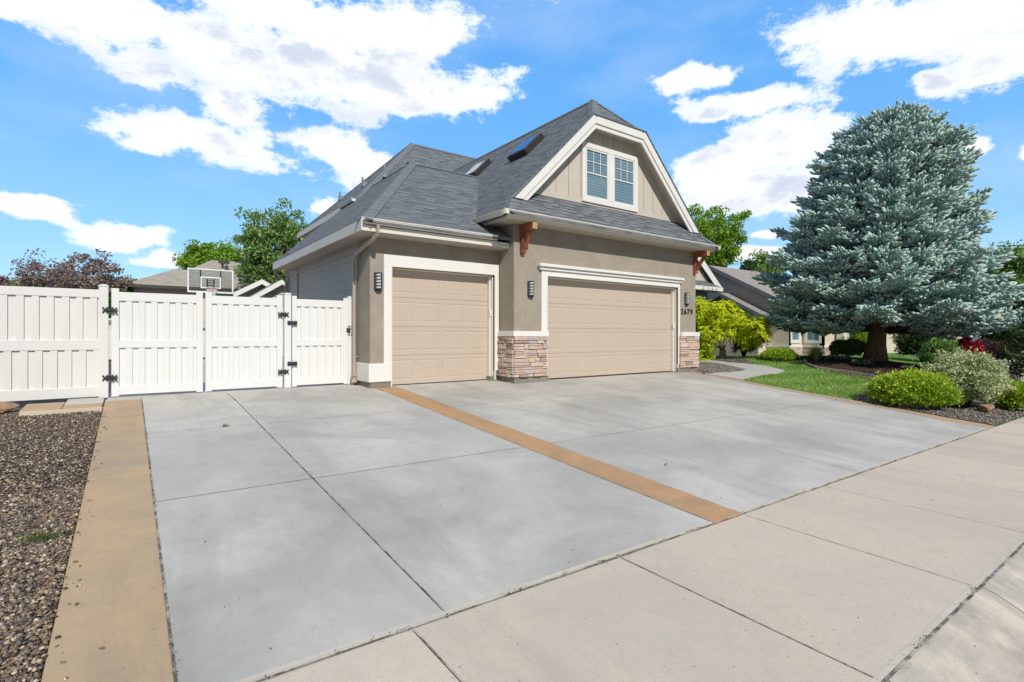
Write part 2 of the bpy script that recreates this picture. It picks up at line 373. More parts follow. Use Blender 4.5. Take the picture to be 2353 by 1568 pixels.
def npmesh(name, V, k, R, mat, parent=None, org=None, tris=None, smooth=False):
    """V (n*m,3) with faces given as m-vertex polygons, or tris index array; R per-face value"""
    me = bpy.data.meshes.new(name); o_ = np.array(org if org is not None else (ORG[parent.name] if parent is not None else (0, 0, 0)), dtype=float)
    V = (V-o_).astype(np.float32); me.vertices.add(len(V)); me.vertices.foreach_set('co', V.ravel())
    idx = tris if tris is not None else np.arange(len(V)).reshape(-1, k)
    nf = len(idx); kk = idx.shape[1]
    me.loops.add(nf*kk); me.loops.foreach_set('vertex_index', idx.ravel().astype(np.int32))
    me.polygons.add(nf); me.polygons.foreach_set('loop_start', (np.arange(nf)*kk).astype(np.int32))
    me.update(calc_edges=True)
    at = me.attributes.new('r', 'FLOAT', 'FACE'); at.data.foreach_set('value', np.clip(R, 0, 1).astype(np.float32))
    if smooth: me.polygons.foreach_set('use_smooth', [True]*nf)
    return link(name, me, mat, parent)
def unit(a): return a/np.maximum(np.linalg.norm(a, axis=1, keepdims=True), 1e-9)
def leaves(C, A, Bn, l, w, fold=.25):
    """diamond leaves folded along the midrib; C centre, A axis, Bn approx normal"""
    A = unit(A); S = unit(np.cross(A, Bn)); Nn = np.cross(S, A)
    l = l[:, None]; w = w[:, None]
    p0 = C-A*l*.5; p2 = C+A*l*.5; p1 = C+S*w*.5+Nn*w*fold-A*l*.08; p3 = C-S*w*.5+Nn*w*fold-A*l*.08
    return np.stack([p0, p1, p2, p3], 1).reshape(-1, 3)
def rand_dirs(n): return unit(rng.normal(size=(n, 3)))
# draped polygons
def drape(name, poly, off, mat, skirt=.05, res=.5, parent=None, hf=H, kind='structure'):
    bm = bmesh.new(); vs = [bm.verts.new((p[0], p[1], 0)) for p in poly]; bm.faces.new(vs)
    bmesh.ops.triangulate(bm, faces=bm.faces[:])
    for it in range(9):
        es = [e for e in bm.edges if e.calc_length() > res*max(1, ((e.verts[0].co.xy-Vector((8, 4))).length)/14)]
        if not es: break
        bmesh.ops.subdivide_edges(bm, edges=es, cuts=1); bmesh.ops.triangulate(bm, faces=bm.faces[:])
    be = [e for e in bm.edges if e.is_boundary]
    for v in bm.verts: v.co.z = float(hf(v.co.x, v.co.y))+off
    if skirt:
        r = bmesh.ops.extrude_edge_only(bm, edges=be)
        for g in r['geom']:
            if isinstance(g, bmesh.types.BMVert): g.co.z -= skirt
    bmesh.ops.recalc_face_normals(bm, faces=bm.faces)
    up = sum(f.normal.z*f.calc_area() for f in bm.faces)
    if up < 0: bmesh.ops.reverse_faces(bm, faces=bm.faces)
    me = bpy.data.meshes.new(name); bm.to_mesh(me); bm.free()
    at = me.attributes.new('r', 'FLOAT', 'FACE'); at.data.foreach_set('value', [.55]*len(me.polygons))
    o = link(name, me, mat, parent)
    if kind: o['kind'] = kind
    return o
def inside(P, poly):
    x, y = P[:, 0], P[:, 1]; c = np.zeros(len(P), bool); n = len(poly)
    for i in range(n):
        x0, y0 = poly[i][:2]; x1, y1 = poly[(i+1) % n][:2]
        m_ = ((y0 > y) != (y1 > y)) & (x < (x1-x0)*(y-y0)/((y1-y0) if y1 != y0 else 1e-9)+x0)
        c ^= m_
    return c
def scatter(poly, n):
    P = np.array([p[:2] for p in poly]); lo, hi = P.min(0), P.max(0); out = []
    tot = 0
    while tot < n:
        q = lo+(hi-lo)*rng.random((n*2, 2)); q = q[inside(q, poly)]; out.append(q); tot += len(q)
        if len(q) == 0: break
    return np.concatenate(out)[:n]
OCT = np.array([(1, 0, 0), (0, 1, 0), (-1, 0, 0), (0, -1, 0), (0, 0, 1), (0, 0, -1)], float)
OCTF = np.array([(0, 1, 4), (1, 2, 4), (2, 3, 4), (3, 0, 4), (1, 0, 5), (2, 1, 5), (3, 2, 5), (0, 3, 5)])
def pebbles(name, P, Z, size, mat, kind='stuff', flat=.55, label=None, cat=None, parent=None):
    n = len(P); s = size*(.5+rng.random(n)**2*1.3)
    B = OCT[None]*(1+.45*(rng.random((n, 6, 1))-.5))
    B = B*np.stack([s, s*(.55+.4*rng.random(n)), s*flat*(.6+.6*rng.random(n))], 1)[:, None, :]*.5
    a = rng.random(n)*6.28; t = (rng.random(n)-.5)*1.0
    ct, st = np.cos(t)[:, None], np.sin(t)[:, None]
    x, y, z = B[..., 0], B[..., 1], B[..., 2]; x, z = x*ct+z*st, -x*st+z*ct
    ca, sa = np.cos(a)[:, None], np.sin(a)[:, None]; x, y = x*ca-y*sa, x*sa+y*ca
    V = np.stack([x+P[:, :1], y+P[:, 1:2], z+Z[:, None]+s[:, None]*.12], -1).reshape(-1, 3)
    T = (OCTF[None]+(np.arange(n)*6)[:, None, None]).reshape(-1, 3)
    o = npmesh(name, V, 3, np.repeat(rng.random(n), 8), mat, parent, tris=T)
    tag(o, label, cat, None, kind); return o
# ================================================================== GROUND
def grid_sheet(name, xs, ys, zf, mat):
    V = [(x, y, zf(x, y)) for y in ys for x in xs]; nx = len(xs)
    Fs = [(j*nx+i, j*nx+i+1, (j+1)*nx+i+1, (j+1)*nx+i) for j in range(len(ys)-1) for i in range(nx-1)]
    me = bpy.data.meshes.new(name); me.from_pydata(V, [], Fs); o = link(name, me, mat, None); o['kind'] = 'structure'; return o
xs = [-900, -400, -150, -60, -30, -15, -8]+[x*1.0 for x in range(-6, 46)]+[50, 60, 90, 150, 400, 900]
ys = [-400, -100, -30, -8, -3, -1, .3, .96, 1.8, 2.62]+[3+i for i in range(0, 24)]+[30, 40, 60, 100, 200, 500, 1500]
def zg(x, y):
    z = float(H(x, max(y, .96)))-.09
    if y < 1.1: z -= .16
    if x > 60 or x < -30: z = float(H(min(max(x, -30), 60), max(y, .96)))-.12
    return z
grid_sheet('ground', xs, ys, zg, M['soil'])
FARG = grid_sheet('distant_ground', [-900, -300, -60, 45, 300, 900], [32, 60, 200, 1500], lambda x, y: -1.45 if y > 40 else -1.35, M['far'])
def slabs(name, xe, ye, mat, off, gap=.006, th=.08, hf=H):
    """concrete pads between joint lines xe, ye (each pad its own island, pads stop short of the joints)"""
    mb = MB()
    for (x0, x1) in zip(xe[:-1], xe[1:]):
        for (y0, y1) in zip(ye[:-1], ye[1:]):
            mb.cr = .1+.9*random.random() if mat in (M['walk'], M['drive']) else .5
            a0, a1, b0, b1 = x0+gap, x1-gap, y0+gap, y1-gap; nx = max(2, int((a1-a0)/.5)+1); ny = max(2, int((b1-b0)/.5)+1)
            X = np.linspace(a0, a1, nx); Y = np.linspace(b0, b1, ny); e = .012
            V = []
            for y in Y:
                for x in X: V.append((x, y, float(hf(x, y))+off))
            Fs = [(j*nx+i, j*nx+i+1, (j+1)*nx+i+1, (j+1)*nx+i) for j in range(ny-1) for i in range(nx-1)]
            ring = [i for i in range(nx)]+[j*nx+nx-1 for j in range(1, ny)]+[(ny-1)*nx+i for i in range(nx-2, -1, -1)]+[j*nx for j in range(ny-2, 0, -1)]
            k = len(V)
            for i in ring: V.append((V[i][0], V[i][1], V[i][2]-th))
            m_ = len(ring); Fs += [(ring[i], k+i, k+(i+1) % m_, ring[(i+1) % m_]) for i in range(m_)]
            mb.mesh(V, Fs)
    o = mb.build(name, mat, None, fixn=False); o['kind'] = 'structure'
    b = o.modifiers.new('bevel', 'BEVEL'); b.width = .004; b.segments = 1; b.limit_method = 'ANGLE'; b.angle_limit = math.radians(50)
    return o
slabs('driveway', [.17, 1.468, 4.10], [2.62, 5.33, 8.0, 11.0], M['drive'], 0, .006)
slabs('driveway', [4.54, 7.2, 10.75], [2.62, 5.33, 8.0, 9.9], M['drive'], 0, .004)
slabs('driveway_apron', [4.54, 7.26], [9.9, 10.72], M['drive'], 0, .002)
slabs('driveway_apron', [1.0, 3.9], [11.0, 27], M['drive'], 0, .002)
slabs('driveway_apron', [-.3, 1.0], [11.0, 27], M['drive'], 0, .002)
slabs('driveway_border', [4.10, 4.54], [2.62, 10.6], M['rust'], .001, .003)
slabs('driveway_border', [-.32, .17], [2.62, 6.2, 10.1, 10.72], M['tan'], .012, .006)
slabs('driveway_apron', [-.32, .17], [10.72, 11.0], M['drive'], 0, .004)
slabs('driveway_apron', [8.2, 13.4], [9.9, 10.1], M['drive'], -.004, .001)
# right hand driveway pads and its tan border follow the measured edge
edge_lo = [G(px, py) for px, py in ((2276, 984.5), (2168, 967.3), (2069, 945.3), (1926, 920), (1838, 903.6), (1761.7, 890.4), (1640, 866), (1565, 852.8))]
edge_hi = [G(px, py) for px, py in ((2297, 980.8), (2124, 950.8), (1992, 925.5), (1838, 899), (1761.7, 885.5), (1640, 861.5), (1596, 852.5))]
EL = [(float(p[0]), float(p[1])) for p in edge_lo]; EH = [(float(p[0]), float(p[1])) for p in edge_hi]
EL[0] = (EL[0][0], 2.63); EH[0] = (EH[0][0], 2.63)
def xe_at(E, y):
    E = sorted(E, key=lambda p: p[1]); ys_ = [p[1] for p in E]; xs_ = [p[0] for p in E]; return float(np.interp(y, ys_, xs_))
for (a, b) in ((2.626, 5.324), (5.336, 7.994), (8.006, 9.9)):
    ysn = np.linspace(a, b, 5); poly = [(10.754, a)]+[(xe_at(EL, y)-.004, y) for y in ysn]+[(10.754, b)]
    drape('driveway', poly, 0, M['drive'], .08)
ysn = np.linspace(2.63, 9.9, 12)
drape('driveway_border', [(xe_at(EL, y), y) for y in ysn]+[(xe_at(EH, y), y) for y in ysn[::-1]], .004, M['tan'], .08)
# back-left raised slab, street walk, curb
slabs('concrete_step', [-1.26, -.80], [10.10, 10.78], M['tan'], .03, .006, .02)
slabs('concrete_step', [-.80, -.33], [10.10, 10.42], M['tan'], .03, .006, .02)
slabs('step_base', [-1.262, -.328], [10.098, 10.80], M['walk'], .011, .003, .16)
slabs('concrete_step', [-.80, -.33], [10.43, 11.1], M['drive'], .028, .002, .12)
slabs('sidewalk', [1.24+1.64*k for k in range(-4, 22)], [.96, 2.60], M['walk'], 0, .006)
mb = MB()
for k in range(-3, 20):
    x0, x1 = 1.24+1.64*k+.006-1.64*.5+1.64*.52, 1.24+1.64*(k+1)-.006-1.64*.5+1.64*.52
    prof = [(.952, .0), (.93, -.006), (.88, -.022), (.80, -.06), (.72, -.105), (.64, -.14), (.54, -.155), (.28, -.15), (-.1, -.13), (-.1, -.3), (.952, -.3)]
    n_ = len(prof); A = [(x0, y, float(H(x0, .96))+z) for y, z in prof]; B = [(x1, y, float(H(x1, .96))+z) for y, z in prof]
    mb.mesh(A+B, [list(range(n_)), list(range(n_, 2*n_))[::-1]]+[(i, i+n_, (i+1) % n_+n_, (i+1) % n_) for i in range(n_)])
o = mb.build('curb', M['curb']); o['kind'] = 'structure'
road = [(-40, -9), (60, -9), (60, -.1), (-40, -.1)]
drape('road', road, -.13, simple('asphalt', (.06, .06, .06), .9, .2, 30, 120, .5), 0, 2.5, hf=lambda x, y: H(x, .96))
# dirt showing in the joints
drape('joint_soil', [(-.3, .97), (33, .97), (33, 2.63), (14, 2.63), (14, 9.9), (7.2, 9.9), (7.2, 10.7), (4, 10.7), (4, 11), (-.3, 11)], -.025, M['crack'], 0, .6)
def ribbon(mb, a, b, w, off):
    a, b = np.array(a, float), np.array(b, float); L = np.linalg.norm(b-a); n_ = max(2, int(L/.25)); d = (b-a)/L; s_ = np.array([-d[1], d[0]])*w/2
    pr = None
    for i in range(n_+1):
        p = a+(b-a)*i/n_; z_ = float(H(p[0], p[1]))+off; c_ = ((p[0]-s_[0], p[1]-s_[1], z_), (p[0]+s_[0], p[1]+s_[1], z_))
        if pr: mb.poly([pr[1], pr[0], c_[0], c_[1]])
        pr = c_
mb = MB()
for a, b, w in (((1.468, 2.62), (1.468, 11), .016), ((4.10, 2.62), (4.10, 10.6), .012), ((4.54, 2.62), (4.54, 10.6), .012), ((.17, 2.62), (.17, 11), .022), ((7.2, 2.62), (7.2, 9.9), .011), ((10.75, 2.62), (10.75, 9.9), .011),
                ((.17, 5.33), (4.1, 5.33), .016), ((.17, 8.0), (4.1, 8.0), .016), ((4.54, 5.33), (13.4, 5.33), .013), ((4.54, 8.0), (13.6, 8.0), .013), ((-.32, 6.2), (.17, 6.2), .014), ((-1, 2.612), (14, 2.612), .024), ((14, 2.612), (30, 2.612), .03), ((-1, .953), (25, .953), .03)):
    ribbon(mb, a, b, w*.55, .0008)
for k in range(-1, 16): ribbon(mb, (1.24+1.64*k, .96), (1.24+1.64*k, 2.6), .0085, .0008)
o = mb.build('joint_dirt', M['crack'], fixn=False); o['kind'] = 'structure'
mb = MB(); ribbon(mb, (.18, 2.645), (4.09, 2.645), .038, .0015); ribbon(mb, (4.55, 2.645), (13.3, 2.645), .038, .0015)
o = mb.build('trowelled_edge', M['edge'], fixn=False); o['kind'] = 'structure'
mb = MB(); ribbon(mb, (-1, .978), (25, .978), .032, .0015); o = mb.build('trowelled_edge', M['edge'], fixn=False); o['kind'] = 'structure'
# ------------------------------------------------------------------ left gravel bed
gl = [(-4.5, 2.62), (-.33, 2.62), (-.33, 10.1), (-1.27, 10.1), (-1.27, 10.66), (-4.5, 11.2)]
drape('gravel_ground', gl, -.06, simple('gravel_dirt', (.085, .065, .05), .95, .5, 60, 90, .9, bd=.02), 0, .3)
near = [(-2.6, 2.62), (-.33, 2.62), (-.33, 6.2), (-2.6, 6.2)]
P1 = scatter(near, 62000); P2 = scatter([(-3.6, 6.2), (-.33, 6.2), (-.33, 10.1), (-1.27, 10.1), (-1.27, 10.66), (-3.6, 11.1)], 42000)
P = np.concatenate([P1, P2])
pebbles('gravel', P, H(P[:, 0], P[:, 1])-.055+.012*rng.random(len(P)), .0245, M['gravelstone'], label='mixed brown and charcoal gravel beside the tan concrete strip', cat='gravel')
# ------------------------------------------------------------------ right yard
PATH = [(1619.9, 860.6), (1705, 874.3), (1756.4, 863.1), (1780, 860.5), (1794.5, 857.8), (1801.9, 855.3), (1801, 853), (1792.4, 850.4), (1760.6, 843), (1735.2, 839.8), (1722.5, 838.6),
        (1676, 835.0), (1633.7, 829.3), (1598, 826.0), (1590, 832.6), (1633.7, 834.6), (1655, 838), (1676, 842), (1709.9, 850), (1712, 852.5), (1701.4, 855.3), (1676, 857.8)]
path = [tuple(G(*p)[:2]) for p in PATH]
patch = [tuple(G(*p)[:2]) for p in ((1619.9, 860.6), (1676, 857.8), (1701.4, 855.3), (1712, 852.5), (1709.9, 850), (1676, 842), (1655, 838), (1633.7, 834.6), (1590, 832.6))]+[(14.3, 11.5), (14.3, 9.9)]
treebed = [tuple(G(*p)[:2]) for p in ((1735.2, 838.8), (1718.3, 829.3), (1688.7, 821.2), (1640, 819))]+[(19, 16.2), (15, 16.2), (14.4, 12.6)]+[tuple(G(*p)[:2]) for p in ((1598, 826.0), (1633.7, 829.3), (1676, 835.0), (1722.5, 838.6))]
bed = [tuple(G(*p)[:2]) for p in ((1850, 832.0), (1847, 836.5), (1862, 843), (1877, 848.3), (1930, 855.7), (2027, 871.6), (2140, 905))]+[(19.2, 3.5), (25, 3.3), (27, 6), (27.5, 10), (24, 11.5), (20.8, 10.9)]
corner = [(xe_at(EH, y), y) for y in (2.63, 3.2, 4.0, 4.6, 5.2)]+[tuple(G(2027, 875)[:2]), tuple(G(2140, 905)[:2]), (19.2, 3.5), (19.6, 2.63)]
print('path', path[:4], 'bed', bed[:7], 'corner', corner)
drape('lawn_ground', [(xe_at(EH, y), y) for y in (2.63, 4, 5.5, 7, 8.5, 9.9)]+[(14.3, 16.3), (26, 17), (60, 17), (60, 2.63)], .0, M['lawnbase'], .05, .5)
drape('path', path, .03, M['path'], .08, .4)
drape('gravel_ground', patch, .008, simple('patch_dirt', (.14, .12, .10), .95, .4, 60, 90, .8, bd=.02), 0, .4)
drape('gravel_ground', treebed, .012, simple('tree_bed_dirt', (.12, .10, .085), .95, .4, 60, 90, .8, bd=.02), 0, .4)
drape('planting_bed', bed, .02, M['mulch'], .03, .4)
drape('gravel_ground', corner, .014, simple('corner_dirt', (.13, .11, .095), .95, .4, 60, 90, .8, bd=.02), 0, .4)
q = scatter(patch, 9000); pebbles('gravel', q, H(q[:, 0], q[:, 1])+.012, .04, M['gravelgrey'], label='grey gravel patch between the garage corner and curved path', cat='gravel')
q = scatter(treebed, 8000); pebbles('gravel', q, H(q[:, 0], q[:, 1])+.015, .045, M['gravelgrey'], label='grey gravel around the foot of the golden tree', cat='gravel')
q = scatter(corner, 12000); pebbles('gravel', q, H(q[:, 0], q[:, 1])+.018, .04, M['gravelgrey'], label='grey gravel under the yellow green shrubs at the driveway corner', cat='gravel')
q = scatter(bed, 9000); pebbles('mulch', q, H(q[:, 0], q[:, 1])+.022, .06, M['chips'], label='dark brown bark mulch mounded round the spruce trunk', cat='mulch', flat=.3)
# lawn blades
LP = [(xe_at(EH, y)+.02, y) for y in (2.7, 4, 5.5, 7, 8.5, 9.8)]+[(15, 16), (32, 15), (32, 4), (20, 2.7)]
q = scatter(LP, 210000)
keep = ~(inside(q, path) | inside(q, patch) | inside(q, treebed) | inside(q, bed) | inside(q, corner)); q = q[keep]
nb = len(q); hgt = .035+.03*rng.random(nb); ang = rng.random(nb)*6.28; ln = .35*rng.normal(size=(nb, 2))*hgt[:, None]
base = np.stack([q[:, 0], q[:, 1], H(q[:, 0], q[:, 1])], 1); sd = np.stack([np.cos(ang), np.sin(ang), 0*ang], 1)*(.007+.006*rng.random(nb))[:, None]
tip = base+np.stack([ln[:, 0], ln[:, 1], hgt], 1)
band = .5+.5*np.sin((q[:, 0]*.25+q[:, 1]*.97)*5.2+.6*np.sin(q[:, 0]))
o = npmesh('grass', np.stack([base-sd, base+sd, tip], 1).reshape(-1, 3), 3, .15+.55*rng.random(nb)+.25*band, M['grass'])
tag(o, 'short mown green lawn grass between the driveway and spruce bed', 'grass', None, 'stuff')
# edging kerb round the spruce bed
mb = MB(); e = [Vector((p[0], p[1], float(H(p[0], p[1]))+.03)) for p in bed[:7]]
for a, b in zip(e[:-1], e[1:]): mb.bar(a, b, .12, .12)
o = mb.build('bed_edging', M['foot'], bevel=.02); o['kind'] = 'structure'

# ================================================================== HOUSE
house = thing('house', (7.24, 9.8, -1.1), 'taupe stucco two-storey house with two tan garage doors and a charcoal shingle roof', 'house')
def part(mb, name, mat, parent=house, **kw): return mb.build(name, mat, parent, **kw)
def parts(mb, name, mat, parent=house, **kw): return mb.each(name, mat, parent, **kw)
Y1, Y2 = 9.80, 10.40
OT = 1.45
# stucco walls
mb = MB()
mb.box(7.24, 8.24, Y1, Y1+.25, -.98, 2.75); mb.box(13.38, 14.32, Y1, Y1+.25, -.98, 2.75); mb.box(8.24, 13.38, Y1, Y1+.25, OT, 2.75)
mb.box(7.24, 7.49, Y1+.25, 12.6, -.98, 3.0); mb.box(14.07, 14.32, Y1+.25, 18, -.98, 2.62)
part(mb, 'double_garage_wall', M['stucco'])
mb = MB(); mb.box(4.0, 4.49, Y2, Y2+.25, -.98, 2.2); mb.box(4.49, 7.08, Y2, Y2+.25, OT+.01, 2.2); mb.box(7.08, 7.235, Y2, Y2+.25, -.98, 2.2)
mb.box(4.0, 4.2, Y2+.25, 11.17, -.98, 2.2)
part(mb, 'single_garage_wall', M['stucco'])
mb = MB(); mb.box(4.06, 4.2, 11.17, 17.5, -1.05, 2.12); part(mb, 'siding_wall', M['lap'])
mb = MB(); mb.box(4.02, 4.1, 16.25, 16.36, -1, 2.05); mb.box(4.015, 4.1, 17.4, 17.52, -1, 2.05); mb.box(4.02, 4.1, 11.17, 11.27, -1, 2.05); mb.box(4.03, 4.12, 11.27, 17.4, 1.83, 2.1)
parts(mb, 'corner_board', M['pipe'])
mb = MB(); mb.box(4.1, 14.3, 17.5, 17.7, -1.1, 2.6); mb.box(6.4, 16.5, 16.9, 22.8, 2.0, 4.3); parts(mb, 'rear_wall', M['stucco'])
# foundations
mb = MB(); mb.box(7.22, 8.26, 9.75, 10.05, -1.3, -.98); mb.box(13.36, 14.34, 9.75, 10.05, -1.3, -.98); mb.box(4.0, 4.47, 10.37, 10.6, -1.3, -.98); mb.box(3.985, 4.2, 10.42, 17.5, -1.3, -.98); mb.box(7.22, 7.45, 10.05, 10.6, -1.3, -.98); mb.box(14.12, 14.33, 10.05, 18, -1.4, -.98); mb.box(7.0, 7.22, 10.42, 10.6, -1.3, -.98)
parts(mb, 'foundation', M['foot'])
# interior blockers so nothing shows through the door seams
mb = MB(); mb.box(4.3, 7.2, 10.75, 10.8, -1.2, 2.1); mb.box(7.6, 14, 10.15, 10.2, -1.2, 2.5); part(mb, 'inner_wall', M['dark'])
# ledge stone piers
def ledgestone(x0, x1, yf, z0, z1, xface=None, yb=None):
    """front face at y=yf between x0..x1; optional side face at x=xface from yf..yb"""
    mb = MB(); mo = MB(); mo.box(x0+.03, x1-.01, yf+.05, yf+.13, z0+.005, z1)
    if xface is not None: mo.box(xface+.03, xface+.10, yf+.13, yb, z0+.005, z1)
    z = z0; k = 0
    def stone(axis, a, b, zz0, zz1, plane, out, depth):
        g = .004; pr = out; mb.cr = random.random()
        ja = [random.uniform(-.006, .006) for _ in range(8)]
        if axis == 'x':
            F_ = [(a+g, plane-pr+ja[0], zz0+g), (b-g, plane-pr+ja[1], zz0+g), (b-g, plane-pr+ja[2], zz1-g), (a+g, plane-pr+ja[3], zz1-g)]
            c = ((a+b)/2, plane-pr-.012, (zz0+zz1)/2)
            Bk = [(a+g-.0, plane+depth, zz0+g), (b-g, plane+depth, zz0+g), (b-g, plane+depth, zz1-g), (a+g, plane+depth, zz1-g)]
            ins = [(F_[i][0]*.9+c[0]*.1, c[1]+ja[4+i], F_[i][2]*.86+c[2]*.14) for i in range(4)]
        else:
            F_ = [(plane-pr+ja[0], a+g, zz0+g), (plane-pr+ja[1], b-g, zz0+g), (plane-pr+ja[2], b-g, zz1-g), (plane-pr+ja[3], a+g, zz1-g)]
            c = (plane-pr-.012, (a+b)/2, (zz0+zz1)/2)
            Bk = [(plane+depth, a+g, zz0+g), (plane+depth, b-g, zz0+g), (plane+depth, b-g, zz1-g), (plane+depth, a+g, zz1-g)]
            ins = [(c[0]+ja[4+i], F_[i][1]*.9+c[1]*.1, F_[i][2]*.86+c[2]*.14) for i in range(4)]
        mb.mesh(ins+F_+Bk, [(0, 1, 2, 3)]+[(i+4, (i+1) % 4+4, (i+1) % 4, i) for i in range(4)]+[(i+8, (i+1) % 4+8, (i+1) % 4+4, i+4) for i in range(4)])
    while z < z1-.02:
        h = random.choice([.05, .07, .09, .11, .14]); h = min(h, z1-z)
        if z1-(z+h) < .035: h = z1-z
        x = x0
        while x < x1-.01:
            w = random.uniform(.12, .46); w = min(w, x1-x)
            if x1-(x+w) < .09: w = x1-x
            if h > .08 and random.random() < .45:
                hh = h*random.uniform(.4, .6)
                stone('x', x, x+w, z, z+hh, yf+.05, random.uniform(.02, .06), .05); stone('x', x, x+w, z+hh, z+h, yf+.05, random.uniform(.02, .06), .05)
            else: stone('x', x, x+w, z, z+h, yf+.05, random.uniform(.015, .065), .05)
            x += w
        if xface is not None:
            y = yf+.05
            while y < yb-.01:
                w = random.uniform(.1, .35); w = min(w, yb-y)
                if yb-(y+w) < .08: w = yb-y
                stone('y', y, y+w, z, z+h, xface+.05, random.uniform(.015, .06), .05); y += w
        z += h
    s_ = part(mb, 'stone_veneer', M['stone'], bevel=.006); part(mo, 'mortar_backing', M['mortar'], s_); return s_
ledgestone(7.19, 8.20, 9.70, -.975, -.02, 7.17, 10.38)
ledgestone(13.44, 14.38, 9.70, -.975, -.02)
mb = MB(); mb.box(7.16, 8.215, 9.69, 9.84, -.02, .105); mb.box(7.16, 7.26, 9.84, 10.39, -.02, .105); mb.box(13.5, 14.40, 9.69, 9.84, -.02, .105); parts(mb, 'stone_ledge_cap', M['trim'], bevel=.008)
mb = MB(); mb.box(3.955, 4.462, 10.345, 10.44, -.965, -.58); mb.box(3.955, 4.05, 10.44, 11.16, -.965, -.58); part(mb, 'corner_base_block', M['trim'], bevel=.012)
# door trims
def door_trim(x0, x1, o0, o1, yf, zt, zb):
    mb = MB(); mb.box(x0, o0, yf-.035, yf+.04, zb, OT); mb.box(o1, x1, yf-.035, yf+.04, zb+.12, OT); mb.box(x0, x1, yf-.035, yf+.04, OT, zt)
    t = part(mb, 'door_trim', M['trim'], bevel=.006)
    j = MB()
    for k, (w, d0, d1) in enumerate(((.03, -.045, .10), (.055, .02, .205))):
        j.box(o0-.03 if k == 0 else o0, o0+w-.03, yf+d0, yf+d1, zb-(.12 if k == 0 else 0), OT+.03-w); j.box(o1-w+.03, o1+.03 if k == 0 else o1, yf+d0, yf+d1, zb-(.0 if k == 0 else 0)-.1, OT+.03-w)
        j.box(o0+w-.03, o1-w+.03, yf+d0+.001, yf+d1, OT-w+.03, OT+.03 if k == 0 else OT)
    # stepped brick mould on the jamb
    for s_, xx in ((1, o0), (-1, o1)):
        j.box(min(xx+s_*.025, xx+s_*.06), max(xx+s_*.025, xx+s_*.06), yf+.10, yf+.2, zb-.1, OT-.03)
    part(j, 'jamb', M['gutter'], t, bevel=.004); return t
t1 = door_trim(4.29, 7.205, 4.47, 7.08, Y2, 1.70, -.965)
t2 = door_trim(8.055, 13.49, 8.24, 13.38, Y1, 1.59, -.99)
mb = MB(); mb.box(7.98, 13.53, 9.715, 9.83, 1.592, 1.648); mb.box(7.95, 13.56, 9.685, 9.83, 1.65, 1.665); mb.box(7.93, 13.58, 9.66, 9.83, 1.667, 1.74)
part(mb, 'door_cornice', M['trim'], t2, bevel=.01)
# garage doors
def garage_door(x0, x1, yd, zb, zt, cols, label):
    mb = MB(); rows = 4; hh = (zt-zb)/rows; cw = (x1-x0)/cols
    for r in range(rows):
        z0, z1 = zb+r*hh+.003, zb+(r+1)*hh-.003
        X = [x0]; Z = [z0, z0+.095, z1-.095, z1]
        for c in range(cols):
            a, b = x0+c*cw+.045, x0+(c+1)*cw-.045
            mb.poly([(x0+c*cw, yd, z0), (x0+(c+1)*cw, yd, z0), (x0+(c+1)*cw, yd, Z[1]), (x0+c*cw, yd, Z[1])])
            mb.poly([(x0+c*cw, yd, Z[2]), (x0+(c+1)*cw, yd, Z[2]), (x0+(c+1)*cw, yd, z1), (x0+c*cw, yd, z1)])
            mb.poly([(x0+c*cw, yd, Z[1]), (a, yd, Z[1]), (a, yd, Z[2]), (x0+c*cw, yd, Z[2])])
            mb.poly([(b, yd, Z[1]), (x0+(c+1)*cw, yd, Z[1]), (x0+(c+1)*cw, yd, Z[2]), (b, yd, Z[2])])
            prev = (a, b, Z[1], Z[2], 0)
            for ins, dep in ((.010, .0075), (.024, .0075), (.046, .0015)):
                cur = (a+ins, b-ins, Z[1]+ins, Z[2]-ins, dep)
                p = [(prev[0], yd+prev[4], prev[2]), (prev[1], yd+prev[4], prev[2]), (prev[1], yd+prev[4], prev[3]), (prev[0], yd+prev[4], prev[3])]
                c_ = [(cur[0], yd+cur[4], cur[2]), (cur[1], yd+cur[4], cur[2]), (cur[1], yd+cur[4], cur[3]), (cur[0], yd+cur[4], cur[3])]
                for i in range(4): mb.poly([p[i], p[(i+1) % 4], c_[(i+1) % 4], c_[i]])
                prev = cur
            mb.poly(c_)
        # section edges (tongue and groove lip)
        mb.poly([(x0, yd, z1), (x1, yd, z1), (x1, yd+.02, z1), (x0, yd+.02, z1)]); mb.poly([(x0, yd+.02, z0), (x1, yd+.02, z0), (x1, yd, z0), (x0, yd, z0)])
    d = mb.build('garage_door', M['door'], house, fixn=False); d['label'] = label
    s_ = MB(); s_.box(x0, x1, yd+.02, yd+.05, zb, zt); part(s_, 'door_core', M['door'], d)
    s_ = MB(); s_.box(x0, x1, yd-.004, yd+.03, zb-.03, zb); part(s_, 'weather_seal', M['black'], d); return d
garage_door(8.26, 13.36, 10.0, -1.075, 1.45, 8, 'wide tan garage door with eight columns of raised panels')
garage_door(4.50, 7.05, 10.6, -1.06, 1.46, 4, 'narrow tan garage door with four columns of raised panels')
# keypads
for (x, y, z) in ((7.045, 10.50, .55), (13.33, 9.90, .30)):
    mb = MB(); mb.box(x-.03, x+.03, y-.03, y, z-.09, z+.07); k = part(mb, 'door_keypad', M['gutter'], bevel=.01)
    mb = MB(); mb.box(x-.022, x+.022, y-.034, y-.028, z-.03, z+.055); part(mb, 'keypad_cover', M['trim'], k, bevel=.004)
